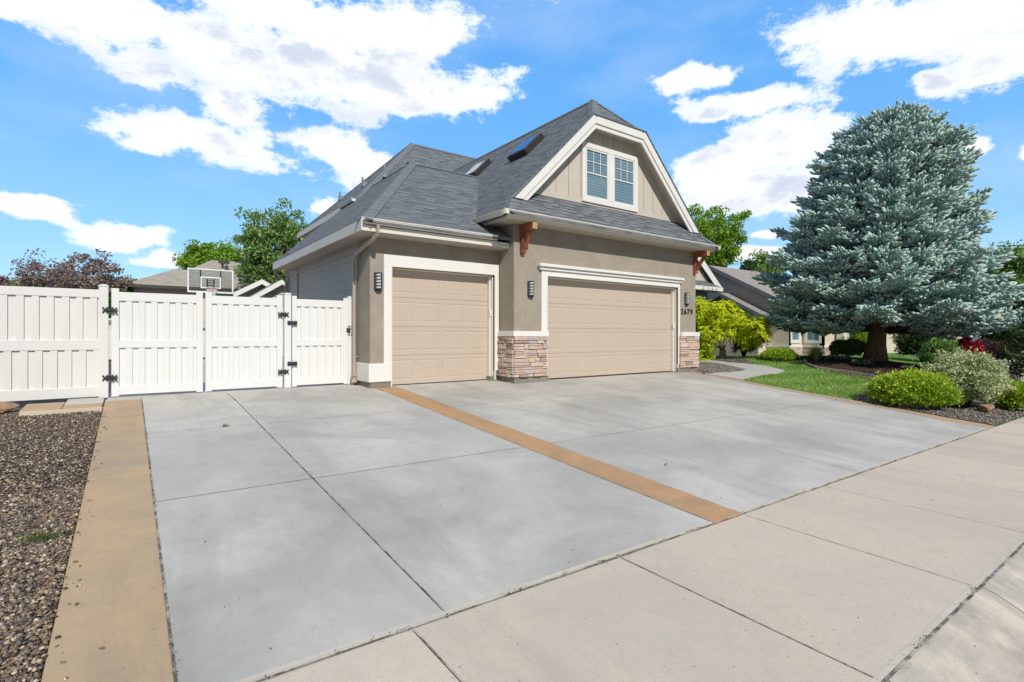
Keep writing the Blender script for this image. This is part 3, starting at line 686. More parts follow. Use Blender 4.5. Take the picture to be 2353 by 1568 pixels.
# wall lamps
def wall_lamp(x, y, z):
    mb = MB(); mb.box(x-.085, x+.085, y-.025, y, z-.18, z+.18); b = part(mb, 'wall_lamp', M['lampbody'], bevel=.004)
    g = MB(); prof = []
    for i in range(9):
        a = math.pi*i/8; prof.append((-.058*math.cos(a), -.025-.085*math.sin(a), 0))
    g.prism(prof, (x, y, z-.15), (x, y, z+.15)); part(g, 'lamp_glass', M['frost'], b)
    f = MB()
    for k in range(6):
        zz = z-.165+k*.066
        prof = [(-.082*math.cos(math.pi*i/10), -.02-.105*math.sin(math.pi*i/10), 0) for i in range(11)]
        f.prism(prof, (x, y, zz-.009), (x, y, zz+.009))
    for s_ in (-1, 1): f.box(x+s_*.078-.006, x+s_*.078+.006, y-.05, y-.02, z-.17, z+.17)
    part(f, 'lamp_fins', M['lampbody'], b)
    s2 = MB(); s2.box(x-.05, x+.05, y-.07, y-.01, z-.215, z-.18); part(s2, 'lamp_base', M['lampbody'], b, bevel=.006)
wall_lamp(4.165, Y2, 1.13); wall_lamp(7.72, Y1, 1.12); wall_lamp(13.83, Y1, 1.14)
# house number
cu = bpy.data.curves.new('house_number', 'FONT'); cu.body = '2679'; cu.size = .225; cu.extrude = .008; cu.offset = .005; cu.space_character = 1.38; cu.align_x = 'CENTER'
tmp = bpy.data.objects.new('tmp', cu); COL.objects.link(tmp); dg = bpy.context.evaluated_depsgraph_get()
me = bpy.data.meshes.new_from_object(tmp.evaluated_get(dg)); bpy.data.objects.remove(tmp)
for v in me.vertices: x, y, z = v.co; v.co = (13.86+x-7.24, Y1-.014-z-9.8, .66+y+1.1)
o = link('house_number', me, M['numblack'], house); o['label'] = 'black metal numerals reading 2679'
# ------------------------------------------------------------------ roofs
RZ, RX = 6.70, 10.64
LX, RXX = 6.64, 14.64
def cap(mb, a, b, n1, n2, w=.17, up=.02):
    """ridge or hip cap strip lying over both planes (n1, n2: directions from the line down each plane)"""
    a, b = Vector(a)+Vector((0, 0, up)), Vector(b)+Vector((0, 0, up)); L = (b-a).length; d = (b-a)/L; k = max(1, int(L/.16))
    for i in range(k):
        p, q_ = a+d*(L*i/k), a+d*(L*(i+1)/k+.02); lift = Vector((0, 0, .008))
        for n_ in (n1, n2):
            s_ = Vector(n_).normalized()*w
            mb.poly([p+lift, q_, q_+s_, p+s_+lift]); mb.poly([p+lift, p+s_+lift, p+s_-lift, p-lift])
mb = MB()
# roof A: lower roof over the single garage
eA = 2.28
mb.slab([(3.64, 9.85, eA), (6.57, 13.96, 5.0), (6.57, 17.55, 5.0), (3.64, 17.55, eA)], .07)
mb.slab([(3.64, 9.85, eA), (7.23, 9.85, eA), (7.23, 11.3, eA+1.45*.6618), (9.2, 13.96, 5.0), (6.57, 13.96, 5.0)], .07)
mb.poly([(6.57, 13.96, 4.99), (9.2, 13.96, 4.99), (9.2, 17.55, 4.99), (6.57, 17.55, 4.99)])
rA = part(mb, 'roof', M['roof']); rA['label'] = 'lower shingle roof over the single garage'
def capl(par_, *a): m_ = MB(); cap(m_, *a); m_.build('ridge_cap', M['cap'], par_)
hipdir = (Vector((6.57, 13.96, 5.0))-Vector((3.64, 9.85, eA))).normalized()
def down(nrm, hd):   # direction in the plane with normal nrm, perpendicular to the line hd, pointing down
    s_ = Vector(nrm).cross(hd).normalized(); return s_ if s_.z < 0 else -s_
nAf = Vector((0, -.6618, 1)); nAs = Vector((-.928, 0, 1))
capl(rA, (3.64, 9.85, eA), (6.57, 13.96, 5.0), down(nAf, hipdir), down(nAs, hipdir), .2)
capl(rA, (6.5, 13.96, 5.0), (9.0, 13.96, 5.0), (0, -1, -.66), (0, 1, -.2), .12)
capl(rA, (6.57, 13.96, 5.0), (6.57, 17.5, 5.0), (-1, 0, -.93), (1, 0, 0), .12)
# roof B: clipped front gable over the double garage
YB = 9.62
zL = lambda X: RZ-abs(RX-X)*.995
mb = MB()
Lp = [(LX, 9.2, zL(LX)), (LX+.42, YB, zL(LX+.42)), (9.62, YB, zL(9.62)), (RX, 10.62, RZ), (RX, 19.0, RZ), (8.6, 17.0, zL(8.6)), (LX, 11.6, zL(LX))]
Rp = [(RXX, 9.2, zL(RXX)), (RXX-.42, YB, zL(RXX-.42)), (11.66, YB, zL(11.66)), (RX, 10.62, RZ), (RX, 19.0, RZ), (RXX, 18.0, zL(RXX))]
mb.slab(Lp, .09); mb.slab(Rp[::-1], .09)
mb.slab([(9.62, YB-.01, zL(9.62)), (11.66, YB-.01, zL(11.66)), (RX, 10.62, RZ)], .08)
mb.slab([(LX, 9.2, zL(LX)), (RXX, 9.2, zL(RXX)), (RXX-.8, 10.0, zL(LX)+.8), (LX+.8, 10.0, zL(LX)+.8)], .06)
rB = part(mb, 'roof', M['roof']); rB['label'] = 'steep clipped gable roof over the double garage'
mb = MB()
capl(rB, (RX, 10.62, RZ), (RX, 18.9, RZ), (-1, 0, -1), (1, 0, -1), .15)
for s_, X0 in ((-1, 9.62), (1, 11.66)):
    hd = (Vector((RX, 10.62, RZ))-Vector((X0, YB, zL(X0)))).normalized()
    capl(rB, (X0, YB, zL(X0)), (RX, 10.62, RZ), down((0, -1, 1), hd), down((s_, 0, 1), hd), .15)
for s_, X0 in ((1, LX), (-1, RXX)):
    a = Vector((X0, 9.2, zL(X0))); b = Vector((X0+s_*.42, YB, zL(X0)+.42)); hd = (b-a).normalized()
    capl(rB, a, b, down((0, -1, 1), hd), down((-s_, 0, 1), hd), .17)
# valley flashing line
# roof C: main hip roof behind
mb = MB(); EC = 4.35
a, b, c, d = (5.8, 16.25, EC), (5.8, 23.39, EC), (9.37, 19.82, 7.92), (17, 19.82, 7.92); e_, f_ = (20.57, 16.25, EC), (20.57, 23.39, EC)
mb.slab([a, c, b], .08); mb.slab([a, e_, d, c], .08); mb.slab([b, c, d, f_], .08); mb.slab([e_, f_, d], .08)
rC = part(mb, 'roof', M['roof']); rC['label'] = 'tall hip roof at the back of the house'
capl(rC, c, d, (0, -1, -1), (0, 1, -1), .14)
hd = (Vector(c)-Vector(a)).normalized(); capl(rC, a, c, down((0, -1, 1), hd), down((-1, 0, 1), hd), .2)
hd = (Vector(c)-Vector(b)).normalized(); capl(rC, b, c, down((0, 1, 1), hd), down((-1, 0, 1), hd), .14)
# roof vents
for (px, py) in ((884, 403), (833, 430), (781, 460)):
    r = ray(px, py); t_ = 1.45/(r[0]-r[2]); p = r*t_
    mb = MB(); p[2] -= .1
    mb.tube([p, p+np.array([0, 0, .45])], .035, 8); mb.tube([p+np.array([0, 0, .02]), p+np.array([0, 0, .14])], [.10, .045], 8)
    if px == 833 or px == 781: mb.box(p[0]-.1, p[0]+.06, p[1]-.3, p[1]-.12, p[2]+.05, p[2]+.22)
    part(mb, 'roof_vent', M['metalwhite'], rC)
# fascias and soffits
mb = MB()
mb.box(5.775, 5.8, 16.25, 23.39, EC-.2, EC-.0); mb.box(3.615, 3.64, 9.85, 17.55, eA-.235, eA-.03); mb.box(3.64, 7.235, 9.955, 9.98, eA-.22, eA-.10)
mb.box(LX+.03, RXX-.03, 9.31, 9.335, 2.595, 2.67); mb.box(LX+.115, LX+.14, 9.335, 10.5, 2.595, 2.67); mb.box(RXX-.05, RXX-.025, 9.335, 18, 2.595, 2.67)
mb.slab([(3.64, 17.53, eA-.02), (6.57, 17.53, 4.98), (6.57, 17.53, 4.8), (3.64, 17.53, eA-.22)], .03, (0, 1, 0))
parts(mb, 'fascia', M['fascia'], bevel=.003)
mb = MB(); mb.box(3.64, 4.06, 9.98, 17.5, eA-.235, eA-.215); mb.box(4.06, 7.24, 9.98, 10.42, eA-.235, eA-.215)
mb.box(LX+.14, 7.26, 9.335, 10.5, 2.605, 2.62); mb.box(7.26, RXX-.05, 9.335, 9.82, 2.605, 2.62); mb.box(14.3, RXX-.05, 9.82, 18, 2.605, 2.62)
mb.box(5.8, 6.45, 16.3, 23.3, EC-.19, EC-.17)
parts(mb, 'soffit', M['soffit'])
# K style gutters
def gutter(a, b, out, name='gutter'):
    o_ = Vector(out); z = Vector((0, 0, 1)); mb = MB()
    pr = [(0, -.10), (.088, -.10), (.092, -.066), (.104, -.056), (.106, -.024), (.120, -.016), (.122, .004), (.108, .006), (.104, -.006), (0, -.02)]
    mb.prism([o_*x+z*y for x, y in pr], a, b); return mb
for nm, a, b, out in (('gutter', (LX-.09, 9.31, 2.755), (RXX+.12, 9.31, 2.755), (0, -1, 0)), ('gutter', (LX+.03, 9.19, 2.755), (LX+.03, 10.52, 2.755), (-1, 0, 0)), ('gutter', (3.62, 9.955, eA+.015), (6.83, 9.955, eA+.015), (0, -1, 0)), ('gutter', (5.775, 16.3, EC+.01), (5.775, 17.6, EC+.01), (-1, 0, 0))):
    gutter(a, b, out); part(gutter(a, b, out), nm, M['gutter'])
mb = MB(); mb.bar((3.64, 9.94, eA+.01), (7.235, 9.94, eA+.01), .1, .012); part(mb, 'drip_edge', M['gutter'])
# barge boards
def band(w0, w1, y0, y1):
    def line(w):
        t = math.tan(math.radians(22.5))*w; s2 = w*1.4142
        zb = 3.155
        return [(LX+.42+s2, zb), (9.62+t, 5.68-w), (11.66-t, 5.68-w), (RXX-.42-s2, zb)]
    A, B = line(w0), line(w1); mb = MB()
    for i in range(3):
        q_ = [A[i], A[i+1], B[i+1], B[i]]
        mb.slab([(x, y0, z) for x, z in q_], y1-y0, (0, 1, 0))
    return mb
bg = part(band(-.01, .20, YB-.045, YB-.012), 'barge_board', M['trim'], bevel=.004)
part(band(.16, .31, YB-.012, YB+.03), 'barge_board', M['trim'], bevel=.004)
mb = MB()   # boxed soffit behind the barge
for (x0, x1) in ((LX+.6, 9.72), (11.56, RXX-.6)):
    mb.slab([(x0, YB, zL(x0)-.20), (x1, YB, zL(x1)-.20), (x1, 10.0, zL(x1)-.20), (x0, 10.0, zL(x0)-.20)], .012)
mb.box(9.6, 11.7, YB, 10.0, 5.46, 5.475); parts(mb, 'gable_soffit', M['batten'])
# drip edge line of dark shingle along the rake
mb = MB()
for a, b in (((LX+.42, YB-.055, zL(LX+.42)+.012), (9.62, YB-.055, zL(9.62)+.012)), ((9.6, YB-.055, 5.70), (11.68, YB-.055, 5.70)), ((RXX-.42, YB-.055, zL(RXX-.42)+.012), (11.66, YB-.055, zL(11.66)+.012))):
    mb.bar(a, b, .03, .028)
parts(mb, 'rake_edge', M['roof'], rB)
# gable wall with battens
GY = 9.98
mb = MB(); mb.slab([(7.3, GY, 3.3), (14.0, GY, 3.3), (11.75, GY, 5.55), (9.55, GY, 5.55)], .1, (0, 1, 0)); gw = part(mb, 'gable_wall', simple('dark_seam_paint', (.16, .14, .12)))
mb = MB(); x = 8.26-.42*2; zt_at = lambda X: min(5.52, zL(X)-.21)
while x < 13.7:
    x0_, x1_ = x+.007, x+.42-.007
    pts = [(x0_, GY-.022, 3.4), (x1_, GY-.022, 3.4)]; brk = [X for X in (9.795, 11.485) if x0_ < X < x1_]
    for X in [x1_]+brk[::-1]+[x0_]: pts.append((X, GY-.022, max(3.42, zt_at(X))))
    mb.slab(pts, .021, (0, 1, 0)); x += .42
parts(mb, 'siding_board', M['batten'], gw)
mb = MB(); mb.box(7.6, 13.7, GY-.03, GY-.022, 3.4, 3.60); part(mb, 'skirt_board', M['batten'], gw)
# gable window
def window(parent, x0, x1, z0, z1, y, fw=.12, mid=None, split=.5, cols=3, rows=2, fm='trim', gmat='glass', blind=True, axis='x', slat=.075):
    """double hung window facing -y (axis x) or -x (axis y, x means y there)"""
    def P(mbx, a0, a1, d0, d1, zz0, zz1):
        if axis == 'x': mbx.box(a0, a1, d0, d1, zz0, zz1)
        else: mbx.box(d0, d1, a0, a1, zz0, zz1)
    mb = MB(); P(mb, x0, x1, y-.05, y, z1-fw, z1); P(mb, x0, x1, y-.05, y, z0, z0+fw); P(mb, x0, x0+fw, y-.05, y, z0+fw, z1-fw); P(mb, x1-fw, x1, y-.05, y, z0+fw, z1-fw)
    units = [(x0+fw, x1-fw)]
    if mid: c = (x0+x1)/2; P(mb, c-mid/2, c+mid/2, y-.05, y, z0+fw, z1-fw); units = [(x0+fw, c-mid/2), (c+mid/2, x1-fw)]
    w = mb.build('window', M[fm], parent, bevel=.004)
    s_ = MB(); g = MB(); bl = MB(); mt = MB()
    for a, b in units:
        t = .045; za, zb_ = z0+fw, z1-fw; zm = za+(zb_-za)*split
        P(s_, a, a+t, y-.035, y-.002, za, zb_); P(s_, b-t, b, y-.035, y-.002, za, zb_); P(s_, a+t, b-t, y-.035, y-.002, za, za+t); P(s_, a+t, b-t, y-.035, y-.002, zb_-t, zb_); P(s_, a+t, b-t, y-.034, y-.002, zm-.015, zm+.015)
        P(g, a+t, b-t, y-.018, y-.014, za+t, zb_-t)
        for i in range(1, cols): xx = a+t+(b-a-2*t)*i/cols; P(mt, xx-.008, xx+.008, y-.026, y-.019, zm+.015, zb_-t)
        for i in range(1, rows): zz = zm+.015+(zb_-t-zm-.015)*i/rows; P(mt, a+t, b-t, y-.027, y-.019, zz-.008, zz+.008)
        if blind:
            zz = za+t
            while zz < zb_-t:
                if axis == 'x': bl.slab([(a+t, y-.011, zz), (b-t, y-.011, zz), (b-t, y-.002, zz+slat*.92), (a+t, y-.002, zz+slat*.92)], .003, (0, 1, 0))
                else: bl.slab([(y-.011, a+t, zz), (y-.011, b-t, zz), (y-.002, b-t, zz+slat*.92), (y-.002, a+t, zz+slat*.92)], .003, (1, 0, 0))
                zz += slat
    s_.build('sash', M[fm], w, bevel=.003); g.build('pane', M[gmat], w)
    if len(mt.v): mt.build('muntin', M['white'], w)
    if blind: bl.build('blind', M['blind'], w)
    else:
        d = MB(); P(d, x0+fw, x1-fw, y-.006, y-.003, z0+fw, z1-fw); d.build('dark_room', M['dark'], w)
    return w
gwin = window(house, 9.55, 11.73, 3.525, 5.09, GY-.024, .13, .20, .50, 3, 2)
gwin['label'] = 'twin white gable window with grilled upper sashes'
mb = MB(); mb.box(9.56, 11.72, GY-.004, GY-.0035, 3.55, 5.06)
# skylights
def skylight(ya, yb, xa, xb):
    s2 = 1/math.sqrt(2); n_ = Vector((-s2, 0, s2)); P = lambda X, Y, h: Vector((X, Y, zL(X)))+n_*h
    def frame(h0, h1, ins):
        A = [P(xa+ins, ya+ins, h0), P(xb-ins, ya+ins, h0), P(xb-ins, yb-ins, h0), P(xa+ins, yb-ins, h0)]; return A
    mb = MB(); A = frame(-.03, 0, 0); B = [p+n_*.19 for p in A]; mb.mesh(A+B, [(0, 1, 2, 3), (4, 5, 6, 7)]+[(i, (i+1) % 4, (i+1) % 4+4, i+4) for i in range(4)])
    s_ = part(mb, 'skylight', M['curbskylight'], rB, bevel=.01)
    g = MB(); A = frame(.164, 0, .045); g.slab(A, .006, n_); g.build('skylight_glass', M['skyglass'], rB)
    fl = MB(); A = [P(xa-.08, ya-.08, .012), P(xb+.1, ya-.08, .012), P(xb+.1, yb+.08, .012), P(xa-.08, yb+.08, .012)]; fl.slab(A, .006, n_); fl.build('skylight_flashing', M['curbskylight'], rB)
skylight(11.6, 12.45, 9.05, 9.66); skylight(14.35, 15.15, 9.1, 9.68)
# timber brackets
def bracket(x):
    mb = MB(); w = .075
    mb.box(x-w*.8, x+w*.8, 9.70, 9.80, 1.93, 2.45); mb.box(x-w, x+w, 9.30, 9.80, 2.43, 2.60)
    pts = [(9.72, 2.00), (9.66, 2.06), (9.55, 2.21), (9.46, 2.33), (9.38, 2.44)]
    n_ = len(pts); 
    up = [(y+.05, z+.06) for y, z in pts]; up[-1] = (9.47, 2.46)
    L_ = [(x-w*.7, y, z) for y, z in pts]+[(x-w*.7, y, z) for y, z in up[::-1]]
    mb.slab(L_, w*1.4, (1, 0, 0))
    b = part(mb, 'timber_bracket', M['wood'], bevel=.006)
    e_ = MB(); e_.box(x-w*.93, x+w*.93, 9.293, 9.30, 2.44, 2.592); part(e_, 'cut_beam_end', M['endwood'], b)
bracket(7.47); bracket(14.24)
# downspouts
def downspout(pts, w=.06, d=.075):
    mb = MB()
    for a, b in zip(pts[:-1], pts[1:]):
        mb.bar(a, b, w, d, (0, 1, 0) if abs(b[2]-a[2]) > abs(b[1]-a[1]) else (0, 0, 1))
        mb.tube([a, Vector(a)+Vector((0, 0, .001)), ], w*.3, 6) if False else None
    return mb
dsp = [(3.97, 9.90, 2.22), (3.97, 9.91, 2.02), (3.955, 10.03, 1.96), (3.915, 11.02, 1.74), (3.91, 11.10, 1.62), (3.91, 11.10, -.88)]
d_ = part(downspout(dsp), 'downspout', M['pipe'], bevel=.008)
mb = MB(); mb.tube([(3.91, 11.10, -.82), (3.91, 11.09, -.95), (3.90, 11.03, -1.03)], [.055, .06, .065], 10)
for i in range(5): mb.tube([(3.91, 11.095, -.86-.03*i), (3.91, 11.095, -.872-.03*i)], .07, 10)
part(mb, 'drain_boot', M['pipe'], d_)
mb = MB(); mb.bar((3.93, 11.10, -.45), (3.99, 11.10, -.45), .09, .02); part(mb, 'pipe_strap', M['pipe'], d_)
d2 = part(downspout([(3.66, 17.5, 2.05), (3.70, 17.52, 1.95), (3.98, 17.45, 1.7), (3.99, 17.45, -1.0)]), 'downspout', M['pipe'], bevel=.008)
# entry wing to the right
mb = MB(); mb.box(14.4, 25.05, 16.4, 16.6, -1.25, 2.5); mb.box(24.85, 25.05, 16.6, 25, -1.25, 2.5); part(mb, 'entry_wall', M['stucco'])
mb = MB(); cz = 6.3; ex = 21.3
mb.slab([(25.9, 16.15, 2.62), (ex, 16.15, cz), (ex, 25, cz), (25.9, 25, 2.62)], .1); mb.slab([(16.7, 16.15, 2.62), (ex, 16.15, cz), (ex, 25, cz), (16.7, 25, 2.62)], .1)
mb.slab([(14.4, 15.9, 2.55), (25.6, 15.9, 2.55), (24.9, 16.6, 3.1), (14.4, 16.6, 3.1)], .06)
rD = part(mb, 'roof', M['roof']); rD['label'] = 'shingle roof of the entry wing behind the right garage corner'
mb = MB()
mb.slab([(25.95, 16.10, 2.60), (ex, 16.10, cz), (ex, 16.10, cz-.42), (25.4, 16.10, 2.60)], .05, (0, 1, 0)); mb.box(14.4, 25.65, 15.86, 15.9, 2.36, 2.56); part(mb, 'barge_board', M['trim'])
mb = MB(); mb.box(14.4, 25.6, 15.9, 16.4, 2.34, 2.36); part(mb, 'soffit', M['soffit'])
mb = MB(); mb.slab([(16.8, 16.35, 2.5), (25.6, 16.35, 2.5), (ex, 16.35, cz-.2)], .1, (0, 1, 0)); part(mb, 'gable_wall', M['batten'])
w_ = window(house, 22.9, 24.75, -.7, 2.1, 16.395, .09, None, .62, 2, 1, 'trim'); w_['label'] = 'entry window with horizontal blinds behind the golden tree'

# ================================================================== FENCE AND GATES
FY = 11.25
def fboards(mb, x0, x1, z0, z1, yf, pitch, jit=0):
    x = x0
    while x < x1-.01:
        pw = pitch*(1+(random.random()-.5)*jit); a = min(x+pw*.5, x1); b = min(x+pw, x1)
        mb.box(x, a-.0015, yf+.028, yf+.046, z0, z1)
        if b > a: mb.box(a, b-.0015, yf+.0, yf+.04, z0, z1)
        x += pw
def vinyl_panel(root, x0, x1, zb, zt, mat, stile, pitch, jit=0, rails=None):
    """rails, ribbed boards and (for gates) stiles; z relative to camera height"""
    zs = rails or ((zt-.15, zt), (-.213, -.077), (zb, zb+.15))
    mb = MB()
    for (a, b) in zs: mb.box(x0+stile*.9, x1-stile*.9, FY-.02, FY+.03, a, b)
    mb.each('rail', mat, root, bevel=.004)
    for (a, b) in ((zs[1][1], zs[0][0]), (zs[2][1], zs[1][0])):
        mb = MB(); fboards(mb, x0+stile, x1-stile, a-.01, b+.01, FY-.012, pitch, jit); mb.build('board_infill', mat, root)
    if stile:
        for xs_ in (x0, x1-stile):
            mb = MB(); mb.box(xs_, xs_+stile, FY-.024, FY+.034, zb-.025, zt+.06); st = mb.build('stile', mat, root, bevel=.004)
def post(parent, x, w, zb, zt, mat, y=FY):
    mb = MB(); mb.box(x-w/2, x+w/2, y-w/2, y+w/2, zb, zt); p = mb.build('post', mat, parent, bevel=.005)
    c = MB(); h = w/2+.008; V = [(x-h, y-h, zt), (x+h, y-h, zt), (x+h, y+h, zt), (x-h, y+h, zt), (x-h, y-h, zt+.018), (x+h, y-h, zt+.018), (x+h, y+h, zt+.018), (x-h, y+h, zt+.018), (x, y, zt+.045)]
    c.mesh(V, [(3, 2, 1, 0), (0, 1, 5, 4), (1, 2, 6, 5), (2, 3, 7, 6), (3, 0, 4, 7), (4, 5, 8), (5, 6, 8), (6, 7, 8), (7, 4, 8)])
    c.build('post_cap', mat, p); return p
def hinge(parent, x, z, y, square=False):
    mb = MB()
    def leaf(s_):
        if square:
            pts = [(0, .03), (.012, .04), (.028, .03), (.045, .045), (.075, .045), (.08, .03), (.09, .03), (.09, -.03), (.08, -.03), (.075, -.045), (.045, -.045), (.028, -.03), (.012, -.04), (0, -.03)]
        else:
            pts = [(0, .022), (.015, .052), (.035, .055), (.045, .032), (.062, .024), (.075, .05), (.095, .05), (.10, .03), (.085, .012), (.085, -.012), (.10, -.03), (.095, -.05), (.075, -.05), (.062, -.024), (.045, -.032), (.035, -.055), (.015, -.052), (0, -.022)]
        P_ = [(x+s_*(.012+px*.92), y, z+pz) for px, pz in pts]
        mb.slab(P_, .006, (0, -1, 0))
        for hx, hz in ((.03, .032), (.03, -.032), (.08, .03), (.08, -.03)): mb.tube([(x+s_*(.012+hx), y-.006, z+hz), (x+s_*(.012+hx), y-.011, z+hz)], .006, 6)
    leaf(1); leaf(-1); mb.tube([(x, y-.012, z-.04), (x, y-.012, z+.04)], .013, 8); mb.bar((x-.05, y-.012, z), (x+.05, y-.012, z), .02, .022)
    return mb.build('hinge', M['black'], parent)
ZB, ZT = -1.055, .75
fence = thing('vinyl_fence', (-1.8, FY, ZB), 'white vinyl fence section with ribbed boards at the left edge beside the gravel', 'fence')
vinyl_panel(fence, -4.6, -.41, -1.03, .77, M['vinyl2'], 0, .182, .12, ((.64, .775), (-.24, -.07), (-1.03, -.86)))
post(fence, -.347, .128, ZB, .83, M['vinyl2'])
gts = ((-.243, 1.108, 'left leaf of the wide white double gate, hinged to the fence post', -.3), (1.149, 2.497, 'middle white gate leaf below the basketball hoop', 2.50), (2.68, 3.825, 'narrow white walk gate next to the downspout', 2.668))
for i, (a, b, lab, hx) in enumerate(gts):
    g_ = thing('vinyl_gate', (a, FY, ZB), lab, 'gate')
    vinyl_panel(g_, a, b, -1.02, ZT, M['vinyl'], .105 if i < 2 else .09, .182 if i < 2 else .165)
    if i == 0:
        for z in (.43, -.72): hinge(g_, -.262, z, FY-.07)
    elif i == 1:
        for z in (.42, -.73): hinge(g_, 2.502, z, FY-.07)
    else:
        for z in (.255, -.57): hinge(g_, 2.672, z, FY-.07, True)
        mb = MB(); mb.box(3.79, 3.87, FY-.05, FY-.03, .08, .16); mb.bar((3.84, FY-.06, .02), (3.84, FY-.06, .22), .014, .014); mb.bar((3.80, FY-.08, .19), (3.90, FY-.08, .19), .012, .012); mb.bar((3.80, FY-.08, .06), (3.90, FY-.08, .06), .012, .012); mb.build('latch', M['black'], g_)
p_ = thing('fence_post', (2.588, FY, ZB), 'square white vinyl post between the double gate and the walk gate', 'post'); post(p_, 2.588, .125, ZB, .83, M['vinyl'])
p_ = thing('fence_post', (3.868, FY+.03, ZB), 'slim white vinyl post standing against the downspout', 'post'); post(p_, 3.868, .078, ZB, .82, M['vinyl'], FY+.02)
# fence at the back of the yard seen through the gate gaps
bf = thing('vinyl_fence', (0, 29, -1.1), 'far white lattice-topped fence behind the gates', 'fence')
mb = MB(); mb.box(-8, 9, 29, 29.06, -1.05, .35); mb.build('board_infill', M['vinyl2'], bf)
mb = MB(); mb.box(-8, 9, 28.98, 29.08, .68, .76); mb.box(-8, 9, 28.98, 29.08, .33, .42); mb.build('rail', M['vinyl2'], bf)
mb = MB(); x = -3
while x < 6: mb.bar((x, 29.03, .4), (x+.3, 29.03, .7), .02, .02); mb.bar((x+.3, 29.03, .4), (x, 29.03, .7), .02, .02); x += .15
mb.build('lattice', M['vinyl2'], bf)

# ================================================================== BASKETBALL HOOP
HYY = 26.9
hoop = thing('basketball_hoop', (2.9, HYY+1.0, -1.1), 'basketball hoop with clear backboard and red rim rising behind the gates', 'basketball hoop')
bx0, bx1 = onY(430.5, 640, HYY)[0], onY(536, 640, HYY)[0]; bz1, bz0 = onY(430.5, 615.5, HYY)[2], onY(430.5, 673, HYY)[2]+.03
cxh = (bx0+bx1)/2
mb = MB(); t = .055
mb.box(bx0, bx1, HYY-.03, HYY+.03, bz1-t, bz1); mb.box(bx0, bx1, HYY-.03, HYY+.03, bz0, bz0+t*1.3); mb.box(bx0, bx0+t, HYY-.03, HYY+.03, bz0+t*1.3, bz1-t); mb.box(bx1-t, bx1, HYY-.03, HYY+.03, bz0+t*1.3, bz1-t)
bb = mb.build('backboard_frame', M['white'], hoop, bevel=.004)
mb = MB(); mb.box(bx0+t, bx1-t, HYY-.006, HYY+.006, bz0+t*1.3, bz1-t); mb.build('backboard_glass', M['clear'], bb)
mb = MB(); iw, iz0, iz1, tt = .40, bz0+.20, bz0+.72, .05
mb.box(cxh-iw, cxh+iw, HYY-.014, HYY-.008, iz1-tt, iz1); mb.box(cxh-iw, cxh-iw+tt, HYY-.014, HYY-.008, iz0, iz1-tt); mb.box(cxh+iw-tt, cxh+iw, HYY-.014, HYY-.008, iz0, iz1-tt); mb.box(cxh-iw+tt, cxh+iw-tt, HYY-.014, HYY-.008, iz0, iz0+tt)
mb.build('target_square', M['white'], bb)
mb = MB(); mb.box(cxh-.42, cxh-.37, HYY+.01, HYY+.05, bz0, bz1-.05); mb.box(cxh+.37, cxh+.42, HYY+.01, HYY+.05, bz0, bz1-.05); mb.build('support_bar', M['black'], hoop)
mb = MB(); mb.tube([(cxh+.1, HYY+1.1, -1.1), (cxh+.1, HYY+1.1, 1.6)], .09, 10)
for sx in (-.14, .14): mb.bar((cxh+.1+sx*.6, HYY+1.1, 1.5), (cxh+sx, HYY+.06, bz0+.62), .05, .05); mb.bar((cxh+.1+sx*.6, HYY+1.1, 1.0), (cxh+sx, HYY+.06, bz0+.22), .05, .05)
for k in range(4): mb.bar((cxh-.12, HYY+.08, bz0+.22+.12*k), (cxh+.12, HYY+.08, bz0+.22+.12*k), .025, .03)
mb.build('pole', M['black'], hoop)
rc = (cxh+.0, HYY-.40, bz0+.17); rr = .235
mb = MB(); mb.tube([(rc[0]+rr*math.cos(a), rc[1]+rr*math.sin(a), rc[2]) for a in np.linspace(0, 6.2832, 25)], .016, 6, False)
mb.bar((cxh, HYY-.02, rc[2]-.02), (cxh, HYY-.18, rc[2]-.02), .18, .05); mb.box(cxh-.08, cxh+.08, HYY-.04, HYY-.015, rc[2]-.14, rc[2]+.05)
mb.build('rim', M['red'], hoop, smooth=True)
mb = MB()
for k in range(12):
    for dr in (-1, 1):
        pts = []
        for j in range(7):
            a = 2*math.pi*k/12+dr*j*math.pi/12; rj = rr*(1-.09*j); pts.append((rc[0]+rj*math.cos(a), rc[1]+rj*math.sin(a), rc[2]-.06*j))
        mb.tube(pts, .009, 4, False)
mb.build('net', M['net'], hoop)

# ================================================================== NEIGHBOURS
def hip(mb, x0, x1, y0, y1, z, p, th=.12):
    w = min(x1-x0, y1-y0)/2; 
    if x1-x0 > y1-y0: a, b = (x0+w, (y0+y1)/2, z+p*w), (x1-w, (y0+y1)/2, z+p*w)
    else: a, b = ((x0+x1)/2, y0+w, z+p*w), ((x0+x1)/2, y1-w, z+p*w)
    c = [(x0, y0, z), (x1, y0, z), (x1, y1, z), (x0, y1, z)]
    if x1-x0 > y1-y0: fs = ([c[0], c[1], b, a], [c[2], c[3], a, b], [c[1], c[2], b], [c[3], c[0], a])
    else: fs = ([c[0], c[1], a], [c[1], c[2], b, a], [c[2], c[3], b], [c[3], c[0], a, b])
    for f in fs: mb.slab(f, th)
